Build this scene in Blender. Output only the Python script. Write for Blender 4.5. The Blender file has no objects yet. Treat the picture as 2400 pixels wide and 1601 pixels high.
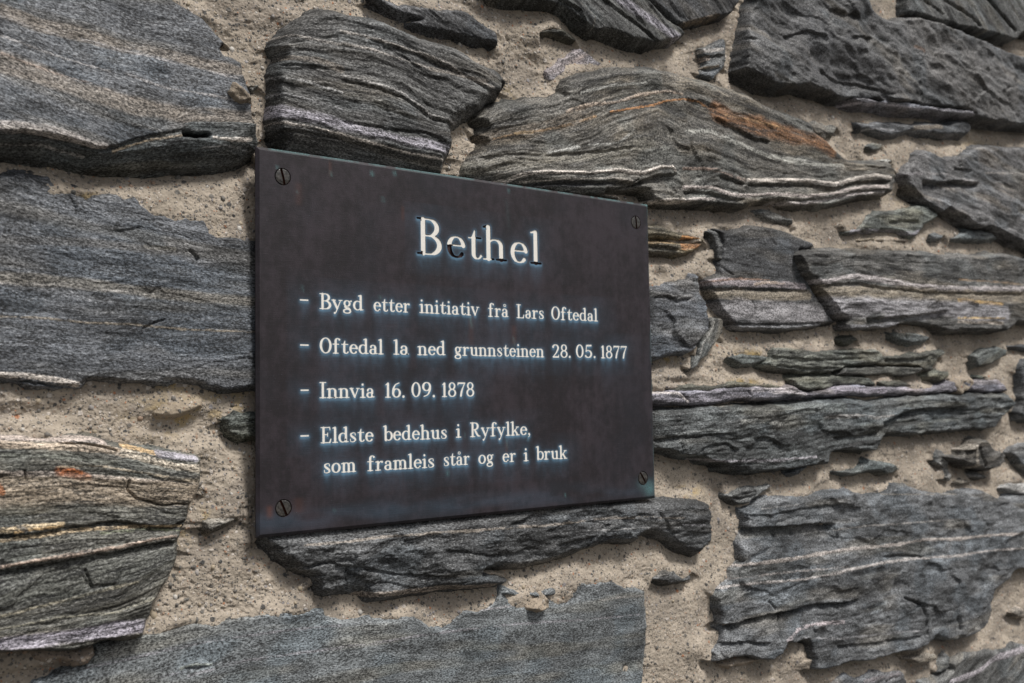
import bpy, math
import numpy as np
from mathutils import Vector, Matrix
from mathutils.geometry import delaunay_2d_cdt

# ------------------------------------------------------------------ camera, sky, sun, exposure
SC = bpy.context.scene
COL = SC.collection
FPX = 2333.33                      # focal length in pixels of the 2400 px wide photograph (35 mm lens)
YAW, PITCH, ROLL = math.radians(-37.27), math.radians(3.54), math.radians(0.99)
FACE = 10.0                        # how far the plaque's face stands in front of the mortar plane, mm
CAM = np.array([-0.2125, -0.5042 - FACE / 1000, -0.1411])
PLW, PLH = 297.0, 210.0            # plaque, mm; its top left corner is the origin of the wall plane


def cam_axes():
    a, b, g = YAW, PITCH, ROLL
    ca, sa, cb, sb, cg, sg = math.cos(a), math.sin(a), math.cos(b), math.sin(b), math.cos(g), math.sin(g)
    Rz = np.array([[ca, -sa, 0], [sa, ca, 0], [0, 0, 1]])
    Rx = np.array([[1, 0, 0], [0, cb, -sb], [0, sb, cb]])
    Ry = np.array([[cg, 0, sg], [0, 1, 0], [-sg, 0, cg]])
    return Rz @ Rx @ Ry


AX = cam_axes()                    # columns: right, forward, up
cam_data = bpy.data.cameras.new("camera")
cam = bpy.data.objects.new("camera", cam_data)
COL.objects.link(cam)
SC.camera = cam
cam_data.sensor_width = 36.0
cam_data.lens = 35.0
cam_data.clip_start = 0.01
cam_data.clip_end = 200.0
cam_data.dof.use_dof = True
cam_data.dof.focus_distance = 0.59
cam_data.dof.aperture_fstop = 14.0
m = Matrix([[AX[0][0], AX[0][2], -AX[0][1], CAM[0]],
            [AX[1][0], AX[1][2], -AX[1][1], CAM[1]],
            [AX[2][0], AX[2][2], -AX[2][1], CAM[2]],
            [0, 0, 0, 1]])
cam.matrix_world = m

world = bpy.data.worlds.new("World")
SC.world = world
world.use_nodes = True
wn = world.node_tree
wn.nodes.clear()
w_out = wn.nodes.new("ShaderNodeOutputWorld")
w_bg = wn.nodes.new("ShaderNodeBackground")
w_sky = wn.nodes.new("ShaderNodeTexSky")
SUN_EL, SUN_AZ = math.radians(58), math.radians(157)   # azimuth measured from +Y towards +X
w_sky.sky_type = 'NISHITA'
w_sky.sun_disc = False
w_sky.sun_elevation = SUN_EL
w_sky.sun_rotation = SUN_AZ
w_sky.air_density = 1.0
w_sky.dust_density = 4.0
w_hs = wn.nodes.new("ShaderNodeHueSaturation")     # a clouded sky has little blue left
w_hs.inputs['Saturation'].default_value = 0.35
w_bg.inputs['Strength'].default_value = 0.066
wn.links.new(w_sky.outputs[0], w_hs.inputs['Color'])
wn.links.new(w_hs.outputs[0], w_bg.inputs[0])
wn.links.new(w_bg.outputs[0], w_out.inputs[0])

sun_d = bpy.data.lights.new("sun", 'SUN')
sun_d.energy = 2.9
sun_d.angle = math.radians(13)
sun_d.color = (1.0, 0.965, 0.92)
sun = bpy.data.objects.new("sun", sun_d)
COL.objects.link(sun)
to_sun = Vector((math.sin(SUN_AZ) * math.cos(SUN_EL), math.cos(SUN_AZ) * math.cos(SUN_EL), math.sin(SUN_EL)))
sun.rotation_euler = to_sun.to_track_quat('Z', 'Y').to_euler()
sun.location = to_sun * 5

SC.view_settings.view_transform = 'Standard'
SC.view_settings.look = 'None'
SC.view_settings.gamma = 1.0
SC.view_settings.use_curve_mapping = False
SC.view_settings.exposure = 0.38
SC.render.engine = 'CYCLES'
SC.cycles.max_bounces = 5

# ------------------------------------------------------------------ photograph -> wall plane
def px2wall(pts, h=0.0):
    """pixels of the photograph -> (x, z) in mm on the plane h mm in front of the mortar plane"""
    p = np.asarray(pts, float).reshape(-1, 2)
    d = np.stack([(p[:, 0] - 1200) / FPX, np.ones(len(p)), (800.5 - p[:, 1]) / FPX], 1) @ AX.T
    t = (-h / 1000 - CAM[1]) / d[:, 1]
    P = CAM[None] + d * t[:, None]
    return P[:, [0, 2]] * 1000


FR = {'P': (0, 0, 1.0), 'A': (0, 0, .34057), 'B': (800, 0, .34057), 'C': (1600, 0, .34057), 'D': (0, 534, .34057),
      'F': (1600, 534, .34057), 'G': (0, 1067, .34057), 'H': (800, 1067, .34057), 'I': (1600, 1067, .34057),
      'J': (1480, 440, .25514), 'K': (1480, 800, .25514), 'L': (2000, 800, .2551), 'M': (2000, 400, .2551)}


def T(s):
    """parse a traced line: letters switch the detail view the numbers were read in"""
    out, f = [], FR['P']
    for tok in s.split():
        if tok in FR:
            f = FR[tok]
        else:
            x, y = tok.split(',')
            out.append((f[0] + float(x) * f[2], f[1] + float(y) * f[2]))
    return np.array(out)


# ------------------------------------------------------------------ noise
def _h(ix, iy, seed):
    h = (ix.astype(np.int64) * 374761393 + iy.astype(np.int64) * 668265263 + seed * 1442695041) & 0xFFFFFFFF
    h = ((h ^ (h >> 13)) * 1274126177) & 0xFFFFFFFF
    h = h ^ (h >> 16)
    return (h & 0xFFFFFF).astype(np.float64) / 8388607.5 - 1.0


def vn(x, y, seed):
    ix, iy = np.floor(x), np.floor(y)
    fx, fy = x - ix, y - iy
    fx = fx * fx * fx * (fx * (fx * 6 - 15) + 10)
    fy = fy * fy * fy * (fy * (fy * 6 - 15) + 10)
    a, b = _h(ix, iy, seed), _h(ix + 1, iy, seed)
    c, d = _h(ix, iy + 1, seed), _h(ix + 1, iy + 1, seed)
    return (a + (b - a) * fx) * (1 - fy) + (c + (d - c) * fx) * fy


def fbm(x, y, seed, o=4, g=.5):
    s, a, t = 0, 1.0, 0
    for k in range(o):
        c, sn = math.cos(k * 1.1), math.sin(k * 1.1)
        s = s + a * vn((x * c - y * sn) * 2 ** k + 17.3 * k, (x * sn + y * c) * 2 ** k - 9.1 * k, seed + 31 * k)
        t += a
        a *= g
    return s / t


def fbm_a(x, y, seed, o=4, g=.5):      # keeps its axes, for streaks along the bedding
    s, a, t = 0, 1.0, 0
    for k in range(o):
        s = s + a * vn(x * 2 ** k + 17.3 * k, y * 2 ** k - 9.1 * k, seed + 31 * k)
        t += a
        a *= g
    return s / t


def facets(x, y, seed):
    """broken faces: every cell of a jittered grid is a plane of its own tilt and level"""
    x = x + .38 * fbm(x * 1.3, y * 1.3, seed + 5, 3)
    y = y + .38 * fbm(x * 1.3 + 9, y * 1.3, seed + 6, 3)
    ix, iy = np.floor(x), np.floor(y)
    best = np.full(x.shape, 1e9)
    val = np.zeros(x.shape)
    for dx in (-1, 0, 1):
        for dy in (-1, 0, 1):
            cx, cy = ix + dx, iy + dy
            px, py = cx + .5 + .45 * _h(cx, cy, seed), cy + .5 + .45 * _h(cx, cy, seed + 1)
            ex, ey = x - px, y - py
            d = ex * ex + ey * ey
            v = .55 * _h(cx, cy, seed + 2) + ex * 1.1 * _h(cx, cy, seed + 3) + ey * 1.3 * _h(cx, cy, seed + 4)
            m_ = d < best
            best = np.where(m_, d, best)
            val = np.where(m_, v, val)
    return val


def sm(t):
    t = np.clip(t, 0, 1)
    return t * t * (3 - 2 * t)


def poly_dist(X, Z, poly):
    """signed distance (inside +) and the outward normal's z of the nearest edge"""
    n = len(poly)
    best = np.full(X.shape, 1e18)
    nz = np.zeros(X.shape)
    nx = np.zeros(X.shape)
    ins = np.zeros(X.shape, bool)
    for i in range(n):
        ax, az = poly[i]
        bx, bz = poly[(i + 1) % n]
        ex, ez = bx - ax, bz - az
        L2 = ex * ex + ez * ez + 1e-9
        t = np.clip(((X - ax) * ex + (Z - az) * ez) / L2, 0, 1)
        dx, dz = X - ax - t * ex, Z - az - t * ez
        d = dx * dx + dz * dz
        m_ = d < best
        best = np.where(m_, d, best)
        L = math.sqrt(L2)
        nz = np.where(m_, -ex / L, nz)
        nx = np.where(m_, ez / L, nx)
        if az != bz:
            c = ((az > Z) != (bz > Z)) & (X < (bx - ax) * (Z - az) / (bz - az) + ax)
            ins ^= c
    area = 0.5 * sum(poly[i][0] * poly[(i + 1) % n][1] - poly[(i + 1) % n][0] * poly[i][1] for i in range(n))
    if area > 0:
        nz, nx = nz, nx
    else:
        nz, nx = -nz, -nx
    d = np.sqrt(best)
    return np.where(ins, d, -d), nx, nz


def line_dist(X, Z, ln):
    best = np.full(X.shape, 1e18)
    for i in range(len(ln) - 1):
        ax, az = ln[i]
        ex, ez = ln[i + 1][0] - ax, ln[i + 1][1] - az
        t = np.clip(((X - ax) * ex + (Z - az) * ez) / (ex * ex + ez * ez + 1e-9), 0, 1)
        d = (X - ax - t * ex) ** 2 + (Z - az - t * ez) ** 2
        best = np.minimum(best, d)
    return np.sqrt(best)


# ------------------------------------------------------------------ sampling grid over the wall plane
NC, NR = 1120, 740
ucols = np.linspace(-50, 2450, NC)
Xin = px2wall(np.stack([ucols, np.full(NC, 840.)], 1))[:, 0]
top = px2wall(np.stack([ucols, np.full(NC, -40.)], 1))
bot = px2wall(np.stack([ucols, np.full(NC, 1641.)], 1))
zt = np.interp(Xin, top[:, 0], top[:, 1])
zb = np.interp(Xin, bot[:, 0], bot[:, 1])
NO = 34
gr = (np.linspace(0, 1, NO + 1)[1:]) ** 1.7
Xl = Xin[0] - gr[::-1] * 620
Xr = Xin[-1] + gr * 900
GX1 = np.concatenate([Xl, Xin, Xr])
zt = np.concatenate([np.full(NO, zt[0]), zt, zt[-1] + (Xr - Xin[-1]) * .15])
zb = np.concatenate([np.full(NO, zb[0]), zb, zb[-1] - (Xr - Xin[-1]) * .15])
sr = np.linspace(0, 1, NR)
GZ = zb[None, :] + (zt - zb)[None, :] * sr[:, None]
up = gr[:, None] * 420
GZ = np.concatenate([zb[None, :] - up[::-1], GZ, zt[None, :] + up], 0)
GX = np.broadcast_to(GX1[None, :], GZ.shape).copy()
SH = GX.shape

# distance outside the plaque's rectangle, mm
pdx = np.maximum(np.maximum(-GX, GX - PLW), 0)
pdz = np.maximum(np.maximum(GZ, -GZ - PLH), 0)
PD = np.sqrt(pdx ** 2 + pdz ** 2)
LIMIT = 5.8 + .62 * PD            # nothing of the wall may reach through the plate

# ------------------------------------------------------------------ colours (albedo)
GREY = (.098, .103, .110)
BLUE = (.088, .098, .112)
DARK = (.052, .054, .058)
BROWN = (.17, .146, .122)
TAN = (.20, .165, .125)
LILAC = (.235, .225, .255)
GREEN = (.105, .118, .102)
QUARTZ = (.46, .42, .38)
CREAM = (.42, .34, .24)
GOLD = (.36, .24, .10)
RUST = (.26, .085, .025)
MORT = (.375, .324, .264)

STONES = []


def S(poly, h=10, rt=6, rb=5, rs=None, col=GREY, bed=None, bands=(), steps=(), cracks=(), lumps=(), rec=4, tz=0.0, tx=0.0,
      rough=1.0, terr=1.0, jag=1.0, label=None, name='stone', mort=0.0, ang=None):
    STONES.append(dict(poly=poly, h=h, rt=rt, rb=rb, rs=rs if rs is not None else (rt + rb) / 2, col=col, bed=bed, bands=bands,
                       steps=steps, cracks=cracks, lumps=lumps, rec=rec, tz=tz, tx=tx, rough=rough, terr=terr, jag=jag,
                       label=label, name=name, mort=mort, ang=ang))


# big slab, top left
S("P -420,-250 300,-70 A 1180,0 1250,45 1330,95 1400,145 1460,190 1490,240 1545,290 1510,335 1545,385 1600,400 1650,440 1665,500 "
  "1690,570 1712,650 1728,720 1738,780 1742,882 1600,885 1440,885 1300,890 1200,920 1040,950 900,990 780,1030 690,1055 600,1052 "
  "500,1020 400,985 300,965 150,945 0,955 P -420,330", h=9, rt=3, rb=1.5, rs=3, col=(.092, .099, .110), tz=-.07, tx=-.05, rough=.75, terr=.35,
  bed=["A -300,-100 0,40 270,130 560,200 850,290 1100,330 1400,390 1700,460", "A -300,130 0,260 300,370 560,460 850,520 1100,600 1400,640 1700,680",
       "A -300,440 0,540 300,640 560,740 850,850 1100,920 1300,900 1740,880"],
  bands=[("A -300,0 0,80 270,180 560,240 850,320 1100,360 1400,430 1670,480", 26, BROWN, 0, .8),
         ("A -300,330 0,450 300,540 560,640 850,720 1200,790 1740,830", 40, BROWN, 0, .75),
         ("A 0,260 300,370 560,455 750,500", 4, (.24, .23, .23), .3, .8), ("A 850,510 1000,570 1180,620 1500,655 1700,700", 5, (.24, .23, .23), .3, .8),
         ("A 560,270 850,350 1100,410 1300,450 1650,530", 4, (.22, .21, .21), .2, .8), ("A 0,120 250,210 400,250", 5, (.24, .23, .23), .2, .7),
         ("A 0,385 300,500 600,590 900,690", 4, (.24, .19, .16), .2, .7), ("A 0,545 300,650 600,770 900,870 1100,915", 5, (.2, .2, .2), .2, .7),
         ("A -400,860 -100,885 150,908 300,930 450,965 600,1022 690,1035", 24, (.36, .33, .31), .5, .8), ("A -400,870 0,900 250,930 450,975", 8, (.5, .46, .42), .3, .7)],
  lumps=[("A 900,700", 90, 2), ("A 300,800", 110, 2.5)], cracks=[("A 1270,905 1350,918 1430,912", 8, 12)],
  label="large blue grey slab with slanting brown bands")
S("P -420,300 A 0,900 150,895 300,910 400,930 500,965 600,990 690,1000 780,975 900,935 1040,895 1200,870 1260,865 1440,850 "
  "1600,850 1745,860 1765,1000 1765,1055 1650,1120 1500,1150 1250,1150 1020,1172 800,1160 650,1150 500,1125 400,1110 200,1085 0,1060 P -420,360",
  h=11.5, rt=1.5, rb=14, rs=3, col=(.078, .083, .082), terr=.9, cracks=[("A 1275,918 1350,930 1435,925", 9, 13)],
  bed=["A 0,1000 300,1010 600,1080 1000,1020 1300,990 1760,1010"],
  bands=[("A 1470,945 1600,962 1740,950", 9, QUARTZ, .5, .9), ("A 1040,960 1250,932", 6, (.4, .33, .25), .3, .9), ("A 780,1040 900,1000 1040,960", 4, CREAM, .3, .9),
         ("A 0,975 300,985 600,1062", 5, (.3, .29, .28), .3, .7), ("A 1400,1010 1560,1000 1760,1020", 4, (.3, .3, .3), .3, .7)], rec=7)
# upper middle slab with lilac layer
S("A 2150,60 2080,95 2010,150 1950,200 1870,290 1850,330 1880,400 1860,450 1845,500 1845,560 1850,640 1855,700 1845,760 1845,830 1870,930 1900,980 "
  "1940,1000 1955,1030 1960,1100 P 700,440 1000,450 B 680,1210 700,1140 745,1080 750,990 745,930 765,880 830,840 920,780 1000,720 1075,690 1085,640 1110,620 "
  "1120,580 1100,530 1050,480 980,460 900,410 850,380 740,320 600,280 420,210 300,150 180,120 0,85 A 2260,60", h=13, rt=8, rb=9, rs=6, col=(.080, .080, .078),
  bed=["A 1850,200 2100,100 2349,85 B 300,150 600,290 900,410 1120,560", "A 1850,480 2100,530 2349,590 B 200,620 420,680 620,790 830,835 1000,850",
       "A 1850,690 2100,745 2349,805 B 250,870 500,930 740,975", "A 1850,820 2100,860 2349,925 B 200,985 450,1045 740,1100"],
  bands=[("A 1855,745 2000,775 2200,815 B 0,865 250,915 450,965 740,1020", 25, LILAC, .5, 1.0), ("A 1855,818 2000,850 2200,890 B 0,928 200,980 450,1045 600,1070 730,1095", 6, QUARTZ, 1.0, .8),
         ("B 0,520 140,552 300,590 420,630 520,710 620,790 830,832", 5, (.3, .29, .28), .6, .8), ("B 0,300 200,335 400,395 610,465", 6, (.28, .26, .24), .8, .8),
         ("B 0,215 240,265 480,340 750,440 900,545 1050,600", 6, (.24, .22, .2), .7, .8), ("B 100,680 280,695", 5, (.33, .32, .3), .3, .7),
         ("A 1880,230 2050,250 2349,310", 5, (.26, .24, .22), .5, .7), ("A 1850,510 2100,560 2349,640", 7, (.26, .26, .26), .4, .7),
         ("A 1870,380 2200,420 B 0,480", 14, BROWN, 0, .6), ("B 620,470 800,500 1000,560", 10, BROWN, 0, .6), ("A 1870,630 2100,680 2349,750", 5, (.25, .25, .26), .4, .6)],
  steps=[("A 1850,865 2100,895 2349,945 B 200,995 450,1060 730,1110", 2.2, 8), ("B 600,440 625,480 630,560", 1.5, 6), ("B 0,820 300,870 600,905 740,960", 1.5, 6),
         ("B 620,800 830,845", 2, 8), ("A 1850,420 2000,430 2200,450", 1.5, 10), ("B 0,540 200,580 420,650 620,800", 1.6, 8), ("B 200,260 480,350 850,500 1080,640", 1.6, 8)],
  terr=1.4, rec=3, label="dark layered slab with a pale lilac seam above the plaque")
# long folded slab over the plaque's right half
S("B 870,1080 940,990 925,930 960,880 940,810 1000,740 1070,710 1200,680 1400,675 1490,640 1500,590 1520,550 1640,500 1800,470 1900,460 2080,460 "
  "2250,500 2349,525 C 200,570 350,620 440,650 540,720 700,780 860,840 880,900 960,950 1000,1010 1070,1060 1100,1090 1200,1110 1400,1100 1420,1160 "
  "1430,1220 1410,1300 1400,1340 1200,1370 1000,1420 800,1440 700,1420 650,1390 500,1400 400,1440 200,1420 100,1410 0,1420 B 2150,1415 2110,1400 "
  "2080,1330 2000,1300 1800,1330 P 1450,465 1300,455 1100,430 B 830,1220 840,1140", h=11, rt=8, rb=4, rs=5, col=(.108, .102, .090),
  bed=["B 870,900 1100,730 1300,700 1700,600 2080,520 2349,560 C 300,660 600,800 900,930 1100,1060 1400,1120",
       "B 870,1080 1200,1030 1450,1040 1600,1000 1900,870 2150,800 2349,810 C 0,880 300,940 600,1070 900,1130 1100,1150 1430,1170",
       "B 830,1290 1050,1255 1250,1200 1400,1180 1700,1190 1900,1170 2080,1190 2250,1150 2349,1160 C 250,1180 430,1240 700,1250 1050,1270 1300,1215 1430,1225",
       "B 900,1400 1500,1330 2000,1280 2349,1370 C 200,1300 430,1350 850,1360 1050,1340 1420,1290"],
  bands=[("B 1050,1258 1150,1240 1250,1200 1400,1182 1700,1190 1900,1170 2080,1190 2180,1150 2270,1150 2290,1180", 8, QUARTZ, 2.2, 1.0),
         ("B 1250,1250 1450,1235 1850,1225 2000,1242", 4, (.36, .33, .29), .8, .9),
         ("C 450,1240 600,1240 850,1240 1050,1265 1200,1225 1320,1205 1430,1225", 8, QUARTZ, 1.4, .95),
         ("C 0,1290 200,1290 350,1340 430,1345 650,1332 850,1350 1050,1330 1200,1290 1420,1280", 7, (.36, .32, .3), 1.2, .9),
         ("C 640,1390 800,1400 1000,1370 1200,1330 1400,1320", 7, (.36, .33, .32), 1.2, .9), ("C 0,1385 100,1368 230,1365", 8, (.36, .33, .31), 1.0, .9),
         ("C 0,1160 150,1165 250,1175 430,1240", 7, (.24, .18, .15), .8, .8), ("B 2130,1385 2349,1380", 10, QUARTZ, 1.0, .9),
         ("B 1850,770 2150,722 2250,690 2349,680 C 120,700 210,760 260,775", 5, (.36, .17, .06), .3, .9),
         ("C 230,770 350,820 500,870 700,915 850,955 960,985 1030,1040", 38, (.165, .080, .034), .2, .85), ("C 240,790 330,830 500,880 700,930 860,965 960,990", 3, (.22, .10, .04), .2, .5), ("C 330,850 500,895 650,905", 7, (.05, .04, .035), 0, .7), ("C 300,790 480,830 700,885", 4, (.30, .19, .10), .3, .7),
         ("B 1050,955 1230,912 1400,892 1600,850 1750,800", 6, (.25, .14, .05), .2, .8), ("B 1200,915 1330,905", 6, GOLD, .2, .8),
         ("B 1550,770 1700,722 1900,702 2050,652 2250,622 2349,650", 7, (.31, .25, .2), .6, .9), ("B 1650,640 1850,590 2100,570", 5, (.3, .3, .28), .3, .7),
         ("B 1430,1052 1520,1035 1640,1010", 7, (.42, .42, .4), .4, .8), ("B 1700,1000 1900,990 2000,900", 6, (.38, .38, .36), .3, .6),
         ("C 20,910 200,905 300,950 450,1010 600,1075 850,1110", 12, (.36, .36, .33), .1, .6), ("C 600,1080 720,1110 860,1130 1100,1140", 8, (.45, .45, .41), .2, .6),
         ("B 1000,950 1300,900 1700,790", 30, (.12, .095, .07), 0, .6), ("B 900,1150 1300,1110 1800,1080 2100,980", 30, (.15, .14, .115), 0, .6),
         ("B 1100,1290 1500,1260 1900,1260", 14, DARK, 0, .8)],
  steps=[("B 1200,1262 1450,1247 1850,1238 2020,1255 2180,1200 2290,1190", 5, 10), ("C 450,1262 600,1262 850,1262 1050,1290 1200,1250 1430,1245", 3.5, 9),
         ("C 0,1315 200,1315 350,1365 430,1365", 3, 8), ("C 650,1355 850,1372 1050,1352 1200,1312 1420,1300", 3, 8), ("C 250,1195 430,1265", 3, 8),
         ("B 1400,1065 1520,1050 1800,1030 2000,1010", 1.6, 8), ("C 230,800 500,950 600,970", 2.5, 14), ("B 1700,1350 1900,1300 2050,1250 2100,1230", 4, 8),
         ("B 950,1080 1200,1045 1400,1060", 1.6, 8)],
  cracks=[("B 2060,1180 2060,1230 2010,1260", 3, 3), ("C 650,1330 650,1390", 3, 3), ("C 1200,1120 1300,1150 1400,1160", 2, 2)],
  lumps=[("C 150,1000", 45, 5), ("B 2100,1000", 60, 3), ("C 300,640", 40, -2)], terr=1.3, rec=4, label="long folded slab with white ridges and an orange rust stain")
# top middle
S("B 900,-300 1040,0 1150,20 1280,30 1450,60 1520,100 1560,130 1620,180 1680,220 1730,250 1760,232 1850,262 1950,300 2050,322 2110,335 2170,325 2220,302 2290,290 2340,262 "
  "2345,235 2300,195 2250,165 2200,125 2150,75 2060,-10 P 1400,-150", h=12, rt=5, rb=4, col=(.075, .077, .075), ang=-38, terr=1.6, rough=1.2,
  bands=[("B 1900,-40 2000,40 2150,140 2240,210 2330,255", 24, LILAC, .6, .9), ("B 1650,20 1750,110 1740,240", 3, (.16, .15, .13), .5, .6)],
  steps=[("B 1500,-20 1650,60 1740,150 1740,250", 3, 12), ("B 1800,-20 1950,80 2100,200 2200,290", 2.5, 10)], rec=5)
S("P 1478,-150 B 2068,-10 2160,75 2260,160 2349,205 C 0,183 80,162 160,147 240,127 300,112 330,70 360,20 375,-30 P 1745,-150", h=10, rt=5, rb=3, col=DARK, ang=-35, terr=1.5, rec=6,
  bands=[("C 0,170 100,140 250,110", 10, (.12, .09, .06), 0, .7)])
# big rough boulder, top right
S("P 1775,-130 C 450,0 430,50 415,120 395,200 385,300 370,400 350,490 420,520 500,560 560,600 640,615 720,620 800,600 900,630 1000,660 1060,680 1130,690 "
  "1300,705 1500,715 1650,740 1800,760 1900,765 1990,820 2100,850 2250,865 2349,870 P 2720,330 2720,150 C 2349,400 2250,370 2150,330 2050,290 1950,250 1800,190 "
  "1700,150 1600,130 1480,120 1410,150 1350,120 1250,50 1190,0 P 1980,-130", h=13, rt=6, rb=2, rs=4, col=(.093, .094, .096), ang=-14, rough=1.9, terr=.25, rec=8, tz=-.02,
  lumps=[("C 880,280", 60, 6), ("C 700,170", 60, -5), ("C 900,380", 26, -6), ("C 1100,500", 60, -5), ("C 1350,420", 55, 5), ("C 550,480", 60, 3), ("C 1150,200", 50, 4), ("C 1900,550", 160, 3), ("C 1300,300", 30, -4)],
  steps=[("C 720,240 850,210 960,250 980,300", 2.5, 30), ("C 950,480 1050,540 1180,560 1300,600 1440,650", 2.2, 30), ("C 1150,250 1300,260", 3, 10), ("C 430,250 500,262", 3, 6)],
  cracks=[("C 1640,400 1620,520 1650,700", 2, 4)], bands=[("C 820,230 1000,380 1200,480 1380,560", 120, (.050, .050, .053), 0, .75), ("C 1700,300 1900,500 2200,650", 150, (.115, .110, .106), 0, .6), ("C 1600,320 1660,350", 8, (.16, .08, .04), 0, .5)],
  label="big rough dark boulder in the upper part of the wall")
S("C 1495,20 1495,110 1600,125 1700,145 1760,165 1850,190 1950,210 2050,235 2150,250 2260,290 2285,240 2349,225 P 2720,120 2720,-220 2110,-180", h=12, rt=5, rb=2, col=(.098, .1, .098), ang=-32, rec=7, terr=1.3,
  cracks=[("C 1660,0 1750,60 1810,100", 3, 5), ("C 1800,0 1900,60 1990,120 2050,180", 5, 6), ("C 2100,-10 2180,80 2260,170 2300,210", 6, 8)],
  steps=[("C 1500,70 1620,85 1750,120", 5, 14), ("C 1810,120 1950,190 2050,220", 3, 12)], bands=[("C 1510,95 1600,110", 8, TAN, 0, .6)])
S("C 1130,690 1230,695 1310,705 1380,700 1500,720 1650,745 1850,765 1940,780 1960,812 1900,806 1750,806 1600,786 1450,770 1380,745 1300,740 1200,738 1140,718", h=13, rt=1.5, rb=4, col=(.2, .195, .215), rec=6, terr=.5,
  bands=[("C 1140,700 1230,705 1310,712 1380,708 1500,728 1650,752", 4, (.42, .4, .44), .3, .9)])
S("C 1180,850 1300,845 1450,850 1530,860 1650,850 1800,860 1900,830 1960,850 1980,900 1940,935 1800,940 1650,930 1550,905 1500,930 1400,945 1320,930 1250,905 1190,900", h=7, rt=4, rb=4, col=GREY, rec=3,
  bands=[("C 1250,890 1350,885 1460,895", 4, (.3, .3, .31), .2, .8), ("C 1600,880 1780,870", 10, TAN, 0, .6)])
S("C 1240,1012 1310,990 1370,1000 1350,1030 1280,1045", h=3, rt=2, rb=2, col=(.13, .13, .12))
S("C 790,820 870,850 960,850 1050,880 1030,920 970,950 900,920 860,870", h=2.5, rt=4, rb=3, col=(.19, .175, .15), jag=2)
S("C 1570,1050 1620,1035 1700,1045 1780,1080 1880,1075 1950,1030 2030,1000 2150,1005 2250,1015 2349,1015 P 2720,350 2720,720 M 1568,690 1480,660 1380,600 1250,535 1100,535 "
  "1000,455 900,385 840,345 780,390 700,345 600,255 480,155 420,85 C 1500,1260 1480,1200 1500,1160 1550,1110", h=12, rt=5, rb=2, col=(.125, .124, .126), rough=1.3, terr=1.2, rec=9, ang=-9,
  steps=[("C 1670,1230 1750,1250 1850,1240 1950,1245 2050,1250", 9, 14), ("C 1880,1150 2000,1165", 3, 8)],
  bands=[("C 1530,1200 1650,1190", 5, (.26, .25, .26), .4, .8), ("C 1700,1190 1850,1200 1930,1232 2050,1255", 5, (.26, .25, .25), .5, .8), ("C 2100,1190 2349,1195", 5, (.24, .22, .2), .2, .6)],
   lumps=[("M 1470,320", 22, 4), ("M 1200,430", 30, 3), ("M 700,200", 50, -3)], label="grey stone with a dark hollow near the right of the photo")
S("M 60,480 100,420 200,380 350,370 450,350 560,340 650,320 700,370 760,400 740,430 660,480 620,540 550,610 480,600 400,555 250,560 130,565 0,575 M -80,570 0,540", h=6, rt=3, rb=3, col=(.13, .142, .13), rec=3,
  bands=[("M 0,560 200,555 400,565 560,580 610,550", 10, LILAC, .2, .8)], steps=[("M 330,460 450,450 600,450 620,480", 3, 8)])
S("C 500,1455 560,1450 640,1475 740,1510 745,1535 650,1530 560,1510 510,1482", h=4, rt=2, rb=3, col=(.2, .2, .19), rec=3)
S("M 700,590 750,570 830,600 800,640 730,632", h=3, rt=2, rb=2, col=(.13, .14, .145))
S("M 880,630 950,590 1030,550 1150,555 1260,580 1290,630 1200,645 1000,642", h=5, rt=3, rb=2, col=(.13, .14, .14), rec=3)
# banded stone pair right of the plaque
S("J 740,375 830,390 900,395 1000,370 1050,350 1180,350 1300,370 F 800,70 870,95 900,135 860,150 780,158 F 760,200 790,300 830,350 860,420 900,480 950,550 1000,620 1030,650 950,670 "
  "880,685 800,695 650,710 500,700 390,700 340,680 300,640 250,590 210,520 170,440 150,390 J 658,850 670,830 780,795 800,660 815,500 790,430", h=8, rt=4, rb=2.5, rs=3, col=(.060, .062, .066), rough=.9, terr=.6, rec=3,
  bed=["F 150,150 500,160 1000,190", "F 150,375 300,365 500,385 700,385 850,400", "F 200,510 480,500 870,500", "F 250,655 600,660 1030,650"],
  bands=[("F 155,380 300,368 500,388 700,388 840,405", 15, (.27, .24, .25), .4, .9), ("F 170,450 400,465 870,465", 24, (.18, .155, .12), -.5, .95), ("F 220,570 500,565 700,575 960,600", 44, (.225, .218, .226), .2, .95),
         ("F 340,683 600,685 900,670", 12, (.17, .172, .18), 0, .9), ("F 500,390 570,375 700,380", 7, (.42, .34, .28), .3, .8), ("F 180,370 400,350 600,358", 4, (.2, .12, .08), 0, .7)],
  steps=[("F 160,415 400,412 700,420 860,430", 2, 8), ("F 300,655 600,660 900,650 1000,648", 2, 5)], cracks=[("F 490,500 505,560 500,600", 2, 2), ("J 820,700 870,760 940,800", 2, 2), ("F 590,660 600,700", 3, 2)],
  label="banded stone, dark above and lilac grey below, right of the plaque")
S("J 670,405 720,400 790,432 815,500 818,600 798,670 765,650 755,560 720,460", h=5, rt=2, rb=2, col=(.11, .113, .115))
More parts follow.
